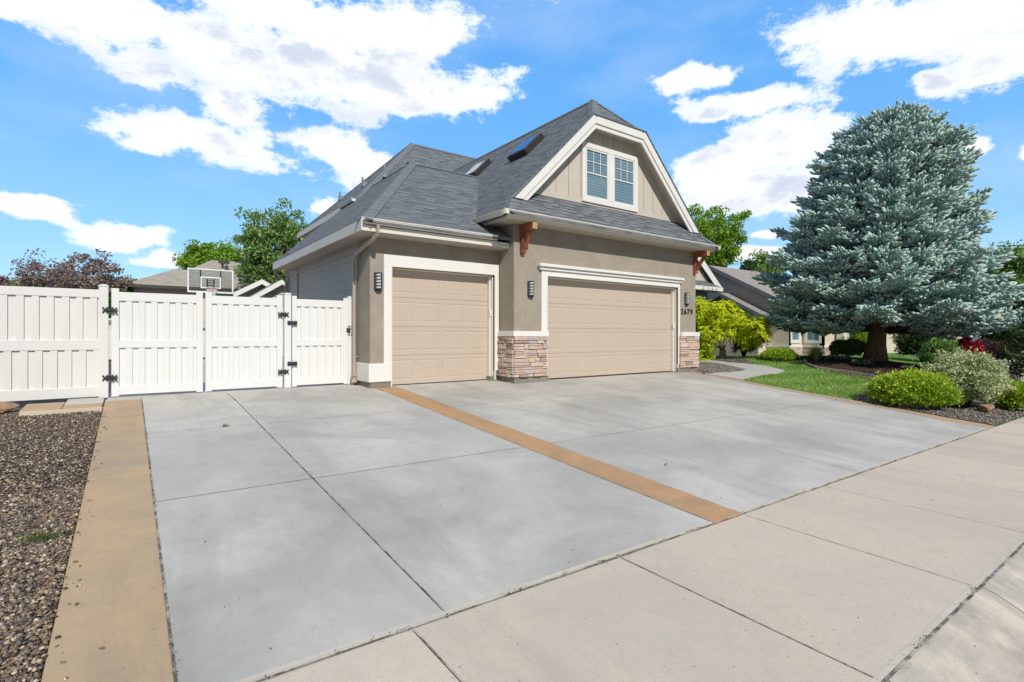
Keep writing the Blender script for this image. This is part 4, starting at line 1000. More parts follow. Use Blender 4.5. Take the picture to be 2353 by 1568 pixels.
# left background house with brown hip roof
bk = thing('house', (4, 38, -1.2), 'beige house with a weathered brown hip roof behind the left gates', 'house')
BY = 38.0
p0 = onY(282.7, 651.5, BY); pe = onY(428.7, 661, BY)
zE = (p0[2]+pe[2])/2
pk1 = onY(399, 618.7, BY+3.2); pk2 = onY(485.8, 598.2, BY+5.5); rg2 = onY(640, 609, BY+5.5)
x0 = p0[0]; w2 = 5.5
mb = MB()
mb.slab([(x0, BY, zE), (pk1[0], BY+3.2, pk1[2]), (pk1[0], BY+9, pk1[2]), (x0, BY+12, zE)], .1)
mb.slab([(x0, BY, zE), (20, BY, zE), (20, BY+3.2, pk1[2]), (pk1[0], BY+3.2, pk1[2])], .1)
mb.slab([(pk1[0]+.6, BY+2.4, pk1[2]-.55), (pk2[0], BY+5.5, pk2[2]), (pk2[0], BY+9, pk2[2]), (pk1[0]-.4, BY+12, pk1[2]-.3)], .1)
mb.slab([(pk1[0]-.3, BY+2.1, pk1[2]-.72), (20, BY+2.1, pk1[2]-.72), (20, BY+5.5, pk2[2]), (pk2[0], BY+5.5, pk2[2])], .1)
rf = mb.build('roof', M['brownroof'], bk)
mb = MB(); mb.box(x0, 20, BY-.12, BY, zE-.16, zE+.02); mb.box(x0-.1, x0, BY-.12, BY+12, zE-.16, zE+.02); mb.build('gutter', M['darkgutter'], bk)
mb = MB(); mb.box(x0+.5, 19.5, BY+.5, BY+12, -1.2, zE-.05); mb.build('wall', M['lapbeige'], bk)
mb = MB(); mb.box(x0+.5, x0+.62, BY+.36, BY+.5, -1.2, zE-.1); mb.box(x0+6, x0+6.12, BY+.4, BY+.5, -1.2, zE-.1); mb.each('downspout', M['paleroofwall'], bk)
v_ = onY(510.5, 616, BY+4.4); mb = MB(); mb.tube([(v_[0], BY+4.2, v_[2]-.3), (v_[0], BY+4.2, v_[2]+.32)], .06, 8); mb.tube([(v_[0], BY+4.2, v_[2]+.2), (v_[0], BY+4.2, v_[2]+.42)], .12, 8); mb.build('roof_vent', M['darkgutter'], rf)
v_ = onY(514, 602.6, BY+5.2); mb = MB(); mb.box(v_[0]-.35, v_[0]+.35, BY+5.0, BY+5.4, v_[2]-.1, v_[2]+.12); mb.build('box_vent', M['darkgutter'], rf)
v_ = onY(521, 617, BY+4.1); mb = MB(); mb.tube([(v_[0], BY+4.1, v_[2]-.2), (v_[0], BY+4.1, v_[2]+.3)], [.22, .03], 8); mb.build('roof_vent', M['darkgutter'], rf)
# twin gabled outbuilding
sh = thing('shed', (6.4, 30, -1.1), 'small beige outbuilding with two white trimmed gables beside the house', 'shed')
def shed_gable(Y, ax, ay, lx, ly, back, roofm):
    A = onY(ax, ay, Y); L = onY(lx, ly, Y); hw = A[0]-L[0]; R_ = (A[0]+hw, A[2]*0+L[2]); 
    rf = MB(); rf.slab([(L[0], Y, L[2]), (A[0], Y, A[2]), (A[0], Y+back, A[2]), (L[0], Y+back, L[2])], .08); rf.slab([(A[0]+hw, Y, L[2]), (A[0], Y, A[2]), (A[0], Y+back, A[2]), (A[0]+hw, Y+back, L[2])], .08)
    rf.build('roof', roofm, sh)
    b = MB(); w = .28
    b.slab([(L[0], Y-.03, L[2]), (A[0], Y-.03, A[2]), (A[0], Y-.03, A[2]-w), (L[0], Y-.03, L[2]-w)], .04, (0, 1, 0)); b.slab([(A[0], Y-.03, A[2]), (A[0]+hw, Y-.03, L[2]), (A[0]+hw, Y-.03, L[2]-w), (A[0], Y-.03, A[2]-w)], .04, (0, 1, 0))
    b.build('barge_board', M['trim'], sh)
    wl = MB(); wl.slab([(L[0]+.4, Y+.5, -1.1), (A[0]+hw-.4, Y+.5, -1.1), (A[0]+hw-.4, Y+.5, L[2]+.1), (A[0], Y+.5, A[2]-.1), (L[0]+.4, Y+.5, L[2]+.1)], back-.6, (0, 1, 0)); wl.build('wall', M['lapbeige'], sh); return A
A1 = shed_gable(32.5, 602.2, 642, 536, 673, 4, M['roof'])
A2 = shed_gable(30.6, 649, 642, 573, 684, 5, M['roof'])
mb = MB(); vx, vz = A2[0]-.05, A2[2]-.95
mb.box(vx-.75, vx+.3, 31.06, 31.1, vz-.35, vz+.25)
for k in range(5): mb.slab([(vx-.7, 31.02, vz-.3+k*.11), (vx+.25, 31.02, vz-.3+k*.11), (vx+.25, 31.06, vz-.3+k*.11+.07), (vx-.7, 31.06, vz-.3+k*.11+.07)], .01, (0, 1, 0))
mb.box(vx-.82, vx+.37, 31.0, 31.1, vz-.45, vz-.38); mb.build('gable_vent', M['paleroofwall'], sh)
# right neighbour
nb_ = thing('house', (33, 15, -1.4), 'neighbouring beige house with shake siding and bay windows left of the spruce', 'house')
mb = MB(); XN = 31.0
mb.slab([(XN, 15.0, -1.5), (XN, 24, -1.5), (XN, 24, 2.4), (XN, 19.9, 4.45), (XN, 15.0, 1.95)], .2, (1, 0, 0)); mb.build('side_wall', M['shake'], nb_)
mb = MB(); mb.box(XN-.01, XN+.3, 15.0, 16.25, -.7, 1.0); mb.box(XN, 32.6, 15.0, 15.2, -.7, 1.8); mb.box(32.6, 32.8, 13.8, 15.0, -.7, 1.8); mb.box(32.6, 60, 13.8, 14.0, -1.6, 1.8); mb.build('front_wall', M['beigewall'], nb_)
mb = MB(); mb.box(XN-.06, 32.55, 14.93, 15.0, -.70, -.58); mb.box(XN-.08, XN-.01, 14.93, 16.25, -.70, -.58); mb.box(32.5, 32.6, 13.72, 14.93, -.70, -.58); mb.box(32.5, 40, 13.70, 13.8, -.70, -.58)
mb.box(34.0, 34.35, 13.3, 13.65, -.5, 1.8); mb.build('trim_band', M['trim'], nb_)
mb = MB(); mb.cr = .4
def nstone(ax, p, a, b, z0, z1):
    z = z0
    while z < z1-.01:
        h = min(random.uniform(.09, .16), z1-z); x = a
        while x < b-.01:
            w = min(random.uniform(.2, .5), b-x); mb.cr = random.random(); o_ = random.uniform(0, .03)
            if ax == 'x': mb.box(x+.005, x+w-.005, p-.04-o_, p+.02, z+.005, z+h-.005)
            else: mb.box(p-.04-o_, p+.02, x+.005, x+w-.005, z+.005, z+h-.005)
            x += w
        z += h
nstone('x', 15.0, XN, 32.55, -1.45, -.7); nstone('y', 32.6, 13.8, 14.95, -1.45, -.7); nstone('x', 13.8, 32.6, 35.2, -1.5, -.7); nstone('y', XN, 15, 16.2, -1.45, -.7)
mb.build('stone_veneer', M['stone'], nb_)
mb = MB(); mb.box(32.85, 60, 14.0, 24, -1.6, 1.5); mb.build('core_wall', M['beigewall'], nb_)
pr = (4.5-1.55)/(19.9-14.2)
mb = MB(); mb.slab([(XN-.45, 14.2, 1.55), (60, 14.2, 1.55), (60, 19.9, 4.6), (XN-.45, 19.9, 4.6)], .12); mb.slab([(XN-.45, 25.4, 1.65), (60, 25.4, 1.65), (60, 19.9, 4.6), (XN-.45, 19.9, 4.6)], .12)
hip(mb, 32.0, 38, 13.0, 19, 1.75, .5)
rf = mb.build('roof', M['pinkroof'], nb_)
mb = MB()
mb.slab([(XN-.50, 14.2, 1.55), (XN-.50, 19.9, 4.60), (XN-.50, 19.9, 4.36), (XN-.50, 14.2, 1.31)], .05, (1, 0, 0)); mb.slab([(XN-.50, 25.4, 1.65), (XN-.50, 19.9, 4.60), (XN-.50, 19.9, 4.36), (XN-.50, 25.4, 1.41)], .05, (1, 0, 0))
mb.box(32, 38, 12.95, 13.0, 1.58, 1.78)
# small bump-out gable
SY, SZ = 18.6, 2.68
mb.slab([(29.65, 16.0, 1.28), (29.65, SY, SZ), (29.65, SY, SZ-.2), (29.65, 16.0, 1.08)], .05, (1, 0, 0)); mb.slab([(29.65, 21.2, 1.28), (29.65, SY, SZ), (29.65, SY, SZ-.2), (29.65, 21.2, 1.08)], .05, (1, 0, 0)); mb.box(29.7, XN+.3, 15.95, 16.0, 1.12, 1.28)
mb.build('fascia', M['bluetrim'], nb_)
mb = MB(); mb.slab([(29.7, 16.0, 1.28), (XN+.4, 16.0, 1.28), (XN+.4, SY, SZ), (29.7, SY, SZ)], .08); mb.slab([(29.7, 21.2, 1.28), (XN+.4, 21.2, 1.28), (XN+.4, SY, SZ), (29.7, SY, SZ)], .08); mb.build('porch_roof', M['pinkroof'], nb_)
mb = MB(); mb.slab([(30.0, 16.3, -1.5), (30.0, 20.9, -1.5), (30.0, 20.9, 1.35), (30.0, SY, SZ-.12), (30.0, 16.3, 1.35)], .1, (1, 0, 0)); mb.build('porch_wall', M['shake'], nb_)
mb = MB(); mb.box(30.1, XN, 16.3, 16.4, -1.5, 1.2); mb.build('porch_front_wall', M['lapbeige'], nb_)
window(nb_, 31.15, 32.35, -.45, 1.15, 14.995, .16, None, .5, 3, 2, 'trim')
window(nb_, 13.9, 14.85, -.45, 1.15, 32.595, .12, None, .5, 1, 1, 'trim', axis='y', blind=True)
window(nb_, 34.45, 35.5, -.55, 1.2, 13.795, .1, None, .5, 3, 2, 'trim'); window(nb_, 35.8, 36.9, -.55, 1.2, 13.795, .1, None, .5, 3, 2, 'trim')

# ================================================================== VEGETATION
def limb(mb, a, b, r0, r1, wob=.06, n=7, sides=7):
    a, b = np.array(a, float), np.array(b, float); L = np.linalg.norm(b-a); pts = []; rad = []
    off = rng.normal(size=(n+1, 3))*wob*L; off[0] = 0; off[-1] = 0
    for i in range(n+1):
        t = i/n; p = a+(b-a)*t+off[i]*math.sin(math.pi*t); p[2] += .10*L*math.sin(math.pi*t); pts.append(p); rad.append(r0+(r1-r0)*t)
    mb.tube(pts, rad, sides, True); return pts
def crown_points(n, c, R, shell=.55, bumps=9, seed=0, flat=0.0):
    d = rand_dirs(n); rs = np.random.default_rng(seed); bd = unit(rs.normal(size=(bumps, 3))); ba = rs.uniform(-.22, .25, bumps)
    f = 1+(np.exp(-((1-d@bd.T)/.12))*ba).sum(1)
    r = (shell**3+(1-shell**3)*rng.random(n))**(1/3)*f
    p = d*r[:, None]*np.array(R); 
    if flat: p[:, 2] = np.where(p[:, 2] < 0, p[:, 2]*flat, p[:, 2])
    return p+np.array(c)
def tree(name, label, cat, base, c, R, mat, barkm='barkgrey', n_cl=160, n_lf=140, lf=.12, cr=.45, trunk_r=.15, limbs=9, shell=.5, seed=1, aspect=.6, droop=0., group=None, fork=None, up=.0, flat=0., rbias=0.):
    root = thing(name, tuple(base), label, cat, group); b = np.array(base, float); c = np.array(c, float)
    cc = crown_points(n_cl, c, R, shell, seed=seed, flat=flat)
    ex = rng.random(n_cl)**3*.55; cc = c+(cc-c)*(1+ex[:, None]*np.array([.6, .6, 1.0])*np.clip((cc[:, 2:3]-c[2])/R[2]+.4, 0, 1))
    mb = MB(); fk = np.array(fork if fork is not None else b+(c-b)*.45)
    limb(mb, b-np.array([0, 0, .1]), fk, trunk_r, trunk_r*.65, .03, 6, 10)
    idx = rng.choice(n_cl, min(limbs*4, n_cl), replace=False)
    mains = []
    for i in range(limbs):
        e = fk+(cc[idx[i]]-fk)*.72; pts = limb(mb, fk, e, trunk_r*.5, trunk_r*.16, .07, 6, 6); mains.append(pts)
    for i in range(limbs, len(idx)):
        m_ = mains[i % limbs][3+(i % 3)]; limb(mb, m_, cc[idx[i]], trunk_r*.16, trunk_r*.05, .06, 4, 5)
    mb.build('trunk', M[barkm], root, smooth=True)
    n = n_cl*n_lf; k = np.repeat(np.arange(n_cl), n_lf)
    sz = cr*(.6+.8*rng.random(n_cl))[k]
    off = rng.normal(size=(n, 3)); off = off/np.maximum(1, np.linalg.norm(off, axis=1, keepdims=True)*.55); off[:, 2] *= .72
    C = cc[k]+off*sz[:, None]*.55; 
    A = unit(rng.normal(size=(n, 3))+off*.5+np.array([0, 0, -droop+up])); Bn = unit(rng.normal(size=(n, 3))*.8+np.array([0, -.2, .9]))
    l = lf*(.6+.8*rng.random(n)); V = leaves(C, A, Bn, l, l*aspect)
    relh = (C[:, 2]-c[2])/R[2]
    r = .45+.22*rng.normal(size=n)+.25*(rng.random(n_cl)[k]-.5)+rbias
    npmesh('crown', V, 4, r, M[mat], root); return root
def shrub(name, label, base, R, mat, n=16000, lf=.04, lumps=22, seed=3, aspect=.55, fill=.8, stems=10, cat='shrub', group=None, spiky=.5, zc=.5, rbias=0, hmix=0.0, smooth=.1):
    root = thing(name, tuple(base), label, cat, group); b = np.array(base, float); c = b+np.array([0, 0, R[2]*zc]); rs = np.random.default_rng(seed)
    bd = unit(rs.normal(size=(lumps, 3))+np.array([0, 0, .3])); d = rand_dirs(n*2); d = d[d[:, 2] > -.75][:n]; n = len(d)
    f = (1-smooth)+smooth*1.6*np.max(np.exp(-(1-d@bd.T)/.06), 1)+.05*rs.normal()
    r = fill+(1.03-fill)*rng.random(n)**.7
    f = f*(1+.10*np.sin(d[:, 0]*17+seed)*np.sin(d[:, 1]*15)*np.sin(d[:, 2]*13+1))*(1+.06*rng.normal(size=n))
    sh_ = unit(rs.normal(size=(46, 3))+np.array([0, 0, .5])); f = f*(1+.20*np.max(np.exp(-(1-d@sh_.T)/.0035), 1)*rng.random(n))
    C = c+d*(r*f)[:, None]*np.array([R[0], R[1], R[2]*(1-zc)])*np.where(d[:, 2:3] < 0, np.array([[1, 1, zc/(1-zc)*.98]]), 1)
    A = unit(d*1.0+rng.normal(size=(n, 3))*spiky+np.array([0, 0, .35])); Bn = unit(rng.normal(size=(n, 3))*.8+d*.5+np.array([-.1, -.5, .5]))
    l = lf*(.6+.8*rng.random(n)); V = leaves(C, A, Bn, l, l*aspect)
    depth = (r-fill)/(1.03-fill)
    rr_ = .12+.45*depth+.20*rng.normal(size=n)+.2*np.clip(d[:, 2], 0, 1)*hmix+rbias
    npmesh('foliage', V, 4, rr_, M[mat], root)
    mb = MB()
    for i in range(stems):
        a = rng.random()*6.28; e = c+np.array([math.cos(a)*R[0]*.75*rng.random(), math.sin(a)*R[1]*.75*rng.random(), R[2]*(1-zc)*(.2+.5*rng.random())])
        limb(mb, b+np.array([math.cos(a)*.06, math.sin(a)*.06, -.03]), e, .018, .006, .05, 4, 5)
    mb.build('stems', M['barkdark'], root); return root
# ---- blue spruce
sb = np.array([SPR[0], SPR[1], float(H(*SPR))])
K = .0165
spruce = thing('spruce_tree', tuple(sb), 'broad blue spruce tree standing in the dark mulch mound', 'tree')
sil = [(268, 2030, 2092), (276, 1995, 2112), (288, 1956, 2134), (310, 1930, 2158), (338, 1898, 2205), (370, 1862, 2248), (410, 1845, 2262), (468, 1822, 2272), (532, 1772, 2288), (560, 1762, 2296), (620, 1750, 2316), (680, 1742, 2366), (740, 1742, 2392), (775, 1775, 2365)]
D0 = math.hypot(*SPR); TH0 = math.atan2(SPR[0], SPR[1])-AZ; PERP = np.array([math.cos(TH0+AZ), -math.sin(TH0+AZ)])
zt_, rt_, ot_ = [], [], []
for y_, xl, xr in sil[::-1]:
    tl_, tr_ = math.atan((xl-CX)/F0), math.atan((xr-CX)/F0); zt_.append((HY-y_)*K); rt_.append(max(.12, D0*math.sin((tr_-tl_)/2)-.18)); ot_.append(D0*math.tan((tl_+tr_)/2-TH0))
ztop = (HY-268)*K
mb = MB(); pts = []; rad = []
for i in range(14):
    t = i/13; z = sb[2]-.05+(ztop-.3-sb[2])*t; q_ = np.array([sb[0], sb[1]])+PERP*ot_[-1]*(z-sb[2])/9.0; pts.append((q_[0], q_[1], z)); rad.append((.30*(1-t)+.02)+.12*math.exp(-t*30))
mb.tube(pts, rad, 14); mb.build('trunk', M['bark'], spruce, smooth=True)
axis = lambda z: np.array([sb[0], sb[1]])+PERP*ot_[-1]*(z-sb[2])/9.0
print('spruce', [round(v, 2) for v in rt_], [round(v, 2) for v in ot_])
twV = []; spC = []; spA = []; spL = []; spW = []; spR = []
bm_ = MB()
RIGHT = np.array([CA, -SA]); 
z = zt_[0]+.50; lev = 0
while z < ztop-.05:
    fr_ = (z-zt_[0])/(ztop-zt_[0]); R0 = np.interp(z, zt_, rt_); nbr = int(np.clip(7+R0*3.3, 7, 22)); ph = rng.random()*6.28; fr_ = (z-zt_[0])/(ztop-zt_[0])
    for kbr in range(nbr):
        a = ph+6.283*kbr/nbr+rng.normal()*.09; dr = np.array([math.cos(a), math.sin(a)])
        # skip most of what is on the hidden far side only when deep: keep everything, but vary length
        L = R0*(.74+.30*rng.random()**1.3)+float(dr@PERP)*(np.interp(z, zt_, ot_)-ot_[-1]*(z-sb[2])/9.0)*min(1, R0/2)
        if rng.random() < .12: L *= .82
        ax = axis(z); rise = .03+.50*fr_**1.3; droop = .05*(1-fr_); zz = z+rng.normal()*.10-(rise+.06)*L*.92*min(1, .15+fr_*2.5)-.20*max(-.2, float(dr@PERP))*(1-fr_)**4*L/3.5
        m_ = 12; t = np.linspace(0, 1, m_)
        path_ = np.stack([ax[0]+dr[0]*L*t, ax[1]+dr[1]*L*t, zz+rise*L*t-droop*L*np.sin(t*math.pi*.8)+.06*L*t**3], 1)
        if L > 1.0: bm_.tube(path_[:10], list(np.linspace(.035*L/4+.008, .006, 10)), 5, False)
        # side twigs, denser toward the tip; each carries finger-like sprigs
        ns = int(7+L*9.0)
        side = np.array([-dr[1], dr[0], 0.])
        for j in range(ns):
            tt = .36+.64*(j+rng.random())/ns if L > 1.4 else .1+.9*(j+rng.random())/ns
            i0 = min(int(tt*(m_-1)), m_-2); f = tt*(m_-1)-i0; p = path_[i0]*(1-f)+path_[i0+1]*f
            s_ = 1 if j % 2 else -1; tl = (.20+.34*(1-tt)*min(L, 3.0)*.6+.14)*(.7+.6*rng.random())
            td = unit((np.array([dr[0], dr[1], rise*.6])*(.75+.5*rng.random())+side*s_*(.85+.3*rng.random())+np.array([0, 0, .10+rng.normal()*.22]))[None])[0]
            nk = max(3, int(tl/.066))
            for q_ in range(nk):
                uu = (q_+rng.random()*.6)/nk; pp = p+td*tl*uu+np.array([0, 0, -.04*uu])
                sd2 = np.cross(td, [0, 0, 1]); e_ = (1 if q_ % 2 else -1)
                dd = td*.75+sd2*e_*.6+np.array([0, 0, .28+rng.normal()*.30])
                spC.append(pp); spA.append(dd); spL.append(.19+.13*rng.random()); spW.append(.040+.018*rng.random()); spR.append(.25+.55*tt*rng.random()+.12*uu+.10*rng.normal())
            spC.append(p+td*tl); spA.append(td+np.array([0, 0, .2])); spL.append(.27); spW.append(.05); spR.append(.6+.3*rng.random())
        spC.append(path_[-1]); spA.append(path_[-1]-path_[-3]+np.array([0, 0, .05])); spL.append(.42); spW.append(.055); spR.append(.75)
    z += .27+.10*(1-fr_); lev += 1
bm_.build('branches', M['barkdark'], spruce)
C = np.array(spC); A = unit(np.array(spA)); L_ = np.array(spL)*1.0; W_ = np.array(spW); R_ = np.array(spR)
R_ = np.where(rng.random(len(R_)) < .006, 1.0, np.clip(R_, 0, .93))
ref = np.where(np.abs(A[:, 2:3]) > .9, np.array([[1., 0, 0]]), np.array([[0., 0, 1.]])); S1 = unit(np.cross(A, ref)); S2 = np.cross(A, S1); n = len(C)
print('spruce sprigs', n)
root_ = C; tip_ = C+A*L_[:, None]; mid = C+A*(L_*.62)[:, None]; low = C+A*(L_*.12)[:, None]
vs = [root_]
for ring, wk in ((low, .62), (mid, 1.0)):
    for a in (0, 2.094, 4.189): vs.append(ring+(S1*math.cos(a)+S2*math.sin(a))*(W_*wk)[:, None])
vs.append(tip_)
V = np.stack(vs, 1).reshape(-1, 3)
T0 = np.array([(1, 2, 5), (1, 5, 4), (2, 3, 6), (2, 6, 5), (3, 1, 4), (3, 4, 6), (4, 5, 7), (5, 6, 7), (6, 4, 7)])
T = (T0[None]+(np.arange(n)*8)[:, None, None]).reshape(-1, 3)
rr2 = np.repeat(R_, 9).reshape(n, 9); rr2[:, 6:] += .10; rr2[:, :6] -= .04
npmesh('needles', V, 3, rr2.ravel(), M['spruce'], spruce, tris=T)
# ---- golden tree by the path
K2 = .0176; g0 = ray(1660, 826)*K2
def at(px, py, k): return ray(px, py)*k
gold = thing('ornamental_tree', tuple(g0), 'small golden leaved tree with forked pale trunk beside the path', 'tree')
mb = MB(); fk = at(1660.5, 803, K2); limb(mb, g0-np.array([0, 0, .1]), fk, .16, .11, .01, 4, 10)
ends = [(1640, 770), (1628, 745), (1683, 757), (1706, 745), (1622, 797), (1612, 788), (1650, 730), (1700, 765), (1728, 752), (1668, 735)]
f2 = at(1643, 778, K2); f3 = at(1672, 775, K2)
limb(mb, fk, f2, .075, .05, .02, 5, 7); limb(mb, fk, f3, .08, .055, .02, 5, 7)
for i, (ex_, ey_) in enumerate(ends):
    e_ = at(ex_, ey_, K2)+np.array([rng.normal()*.2, rng.normal()*.35, 0]); s_ = fk if ex_ < 1626 and ey_ > 780 else (f2 if ex_ < 1656 else f3)
    limb(mb, s_, e_, .05, .012, .05, 6, 6)
mb.build('trunk', M['barkgrey'], gold, smooth=True)
cl = []
for (px, py, rx, rz) in ((1625, 715, 26, 18), (1612, 745, 22, 20), (1655, 728, 30, 18), (1690, 728, 30, 16), (1720, 745, 30, 20), (1742, 752, 22, 20), (1700, 757, 34, 16), (1640, 760, 30, 12), (1612, 775, 18, 14), (1615, 800, 16, 14), (1612, 820, 14, 8), (1728, 775, 26, 10), (1668, 705, 14, 8), (1604, 700, 12, 10)):
    for _ in range(40):
        a = rng.random()*6.28; rr3 = math.sqrt(rng.random()); cl.append((px+rx*rr3*math.cos(a), py+rz*rr3*math.sin(a)))
C = []; A = []; 
for (px, py) in cl:
    dpt = K2*(1+rng.normal()*.035); p = at(px, py, dpt); m_ = 62
    dirn = unit(np.array([[rng.normal(), rng.normal(), .25+.2*rng.normal()]]))[0]
    for fr2 in range(6):
        dd = unit((dirn+rng.normal(size=3)*.6)[None])[0]; s_ = np.cross(dd, [0, 0, 1])
        t = np.linspace(.05, 1, 11); q_ = p+dd*(t*.34)[:, None]+np.array([0, 0, -1])*(t**2*.16)[:, None]
        for sg in (-1, 1):
            C.append(q_+s_*sg*.045); A.append(np.tile(s_*sg*.8+dd*.55+np.array([0, 0, -.35]), (11, 1)))
C = np.concatenate(C); A = unit(np.concatenate(A)+rng.normal(size=(len(C), 3))*.18); n = len(C)
l = .10*(.7+.6*rng.random(n)); V = leaves(C, A, unit(rng.normal(size=(n, 3))*.4+np.array([-.15, -.75, .75])), l, l*.36)
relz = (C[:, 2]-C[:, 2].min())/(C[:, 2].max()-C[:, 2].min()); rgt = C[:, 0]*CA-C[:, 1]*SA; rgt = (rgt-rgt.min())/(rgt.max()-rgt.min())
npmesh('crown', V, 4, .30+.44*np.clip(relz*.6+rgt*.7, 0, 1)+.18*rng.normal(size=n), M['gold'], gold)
# ---- shrubs at the driveway corner
def base_at(px, py, off=0, push=0):
    p = G(px, py); r_ = ray(px, py)[:2]; p = p[:2]+r_/np.linalg.norm(r_)*push; return np.array([p[0], p[1], float(H(p[0], p[1]))+off])
def sc(p): return (p[0]*SA+p[1]*CA)/F0     # metres per photo-grid pixel at that point
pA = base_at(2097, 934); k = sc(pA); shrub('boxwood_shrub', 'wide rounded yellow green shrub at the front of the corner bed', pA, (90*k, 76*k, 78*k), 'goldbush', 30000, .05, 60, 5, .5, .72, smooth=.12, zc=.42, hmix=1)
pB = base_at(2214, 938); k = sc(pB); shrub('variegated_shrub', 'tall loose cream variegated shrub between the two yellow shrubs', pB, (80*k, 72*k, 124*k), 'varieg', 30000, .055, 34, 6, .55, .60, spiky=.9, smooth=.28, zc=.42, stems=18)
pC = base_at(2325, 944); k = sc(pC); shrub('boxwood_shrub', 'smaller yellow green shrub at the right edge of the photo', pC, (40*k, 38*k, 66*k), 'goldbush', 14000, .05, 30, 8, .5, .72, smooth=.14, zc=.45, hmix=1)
def rock(name, label, c, R, seed, cat='rock'):
    rs = np.random.default_rng(seed); bm = bmesh.new(); bmesh.ops.create_icosphere(bm, subdivisions=3, radius=1)
    ds = unit(rs.normal(size=(9, 3)))
    for v in bm.verts:
        d = np.array(v.co); 
        for q_ in ds:
            m_ = d@q_; 
            if m_ > .62: d = d-q_*(m_-.62)
        d += rs.normal(size=3)*.012; v.co = Vector(tuple(d*np.array(R)))
    me = bpy.data.meshes.new(name); bm.to_mesh(me); bm.free(); o = link(name, me, M['rock'], None); o.location = tuple(c); tag(o, label, cat); return o
pR = base_at(2268, 950); k = sc(pR); rock('boulder', 'brown boulder half hidden beside the cream variegated shrub', pR+np.array([0, 0, .10]), (24*k, 18*k, 17*k), 4)
rock('boulder', 'flat reddish stone under the fence at the left edge', (-1.55, 10.55, float(H(-1.5, 10.5))+.02), (.26, .16, .10), 5)
# ---- low plants further back
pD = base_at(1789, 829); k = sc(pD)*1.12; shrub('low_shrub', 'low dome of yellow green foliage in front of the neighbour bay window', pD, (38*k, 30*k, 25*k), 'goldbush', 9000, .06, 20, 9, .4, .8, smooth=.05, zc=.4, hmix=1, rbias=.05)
pE = base_at(1709, 820.5); k = sc(pE); shrub('shrub', 'dark open shrub behind the golden tree', pE, (34*k, 30*k, 62*k), 'darkleaf', 5500, .09, 20, 10, .55, .35, stems=40, smooth=.3, zc=.55, cat='shrub')
pF = base_at(1950, 829); k = sc(pF); shrub('rose_bush', 'leafy rose bush with pale yellow blooms left of the spruce trunk', base_at(1948, 826, 0, 1.5), (40*k, 40*k, 46*k), 'rose', 9000, .10, 20, 11, .6, .5, smooth=.2)
pF2 = base_at(1975, 822); shrub('shrub', 'lime green shrub touching the left side of the spruce trunk', base_at(1975, 822, 0, 2.5), (.55, .55, 1.7), 'lime', 6000, .10, 20, 12, .6, .5, smooth=.2)
for i, (px, py, w, lab) in enumerate(((1978, 843, 29, 'white edged hosta clump on the mulch in front of the spruce trunk'), (2085, 852, 19, 'small white edged hosta right of the spruce trunk'), (1925, 832, 28, 'shaded hosta clump beneath the rose bush'))):
    p = base_at(px, py, .02); k = sc(p); root = thing('hosta', tuple(p), lab, 'plant', 'hostas planted round the spruce')
    n_ = 34; mbv = []; rv = []
    for j in range(n_):
        a = rng.random()*6.28; rad_ = w*k*(.35+.65*rng.random()); dd = np.array([math.cos(a), math.sin(a), 0]); h0 = w*k*.55*(.5+rng.random()*.6); ll = w*k*.55; ww = ll*.5
        c0 = p+dd*(rad_-ll*.6)+np.array([0, 0, h0]); ce = p+dd*rad_+np.array([0, 0, h0*.45]); s_ = np.array([-dd[1], dd[0], 0]); md = (c0+ce)/2+np.array([0, 0, .03])
        for sg in (-1, 1):
            for (w0, w1, rv_) in ((0, .68, .1+.4*rng.random()), (.68, 1, .8+.2*rng.random())):
                mbv += [c0, md+s_*sg*ww*w1*.5+np.array([0, 0, .02]), ce, md+s_*sg*ww*w0*.5]; rv.append(rv_)
    npmesh('leaves', np.array(mbv), 4, np.array(rv), M['hosta'], root)
pG = base_at(1875, 831); k = sc(pG)*1.25; root = thing('ornamental_grass', tuple(pG), 'pale tuft of ornamental grass against the neighbour stone base', 'plant')
n_ = 500; a = rng.random(n_)*6.28; ln_ = .45*(.6+.6*rng.random(n_)); tilt = .7*rng.random(n_); bs = pG+np.stack([np.cos(a)*.06, np.sin(a)*.06, 0*a], 1); tp = bs+np.stack([np.cos(a)*np.sin(tilt), np.sin(a)*np.sin(tilt), np.cos(tilt)], 1)*ln_[:, None]*1.3; s_ = np.stack([-np.sin(a), np.cos(a), 0*a], 1)*.012
npmesh('blades', np.stack([bs-s_, bs+s_, tp], 1).reshape(-1, 3), 3, rng.random(n_), M['tuft'], root)
# shrubs behind and right of the trunk
shrub('shrub', 'dense dark shrub in deep shade right of the spruce trunk', base_at(2120, 838, 0, 1.4), (1.5, 1.2, 1.7), 'darkleaf', 12000, .09, 20, 13, .6, .4, smooth=.25, stems=20)
shrub('shrub', 'mid green shrub under the right spruce branches', base_at(2172, 850, 0, .4), (.9, .9, 1.35), 'maple', 9000, .08, 20, 14, .6, .5, smooth=.25)
shrub('red_maple_shrub', 'crimson leaved shrub glowing beneath the right spruce branches', base_at(2226, 862, 0, 0), (.50, .40, 1.30), 'redleaf', 11000, .10, 26, 15, .5, .45, smooth=.35, stems=14)
shrub('shrub', 'dark bronze shrub behind the variegated shrub', base_at(2290, 862, 0, .5), (1.1, 1.0, 1.35), 'bronze', 11000, .07, 26, 16, .55, .45, smooth=.3, stems=14)
pP = ray(2420, 800)*.0128; pP[2] = float(H(pP[0], pP[1]))
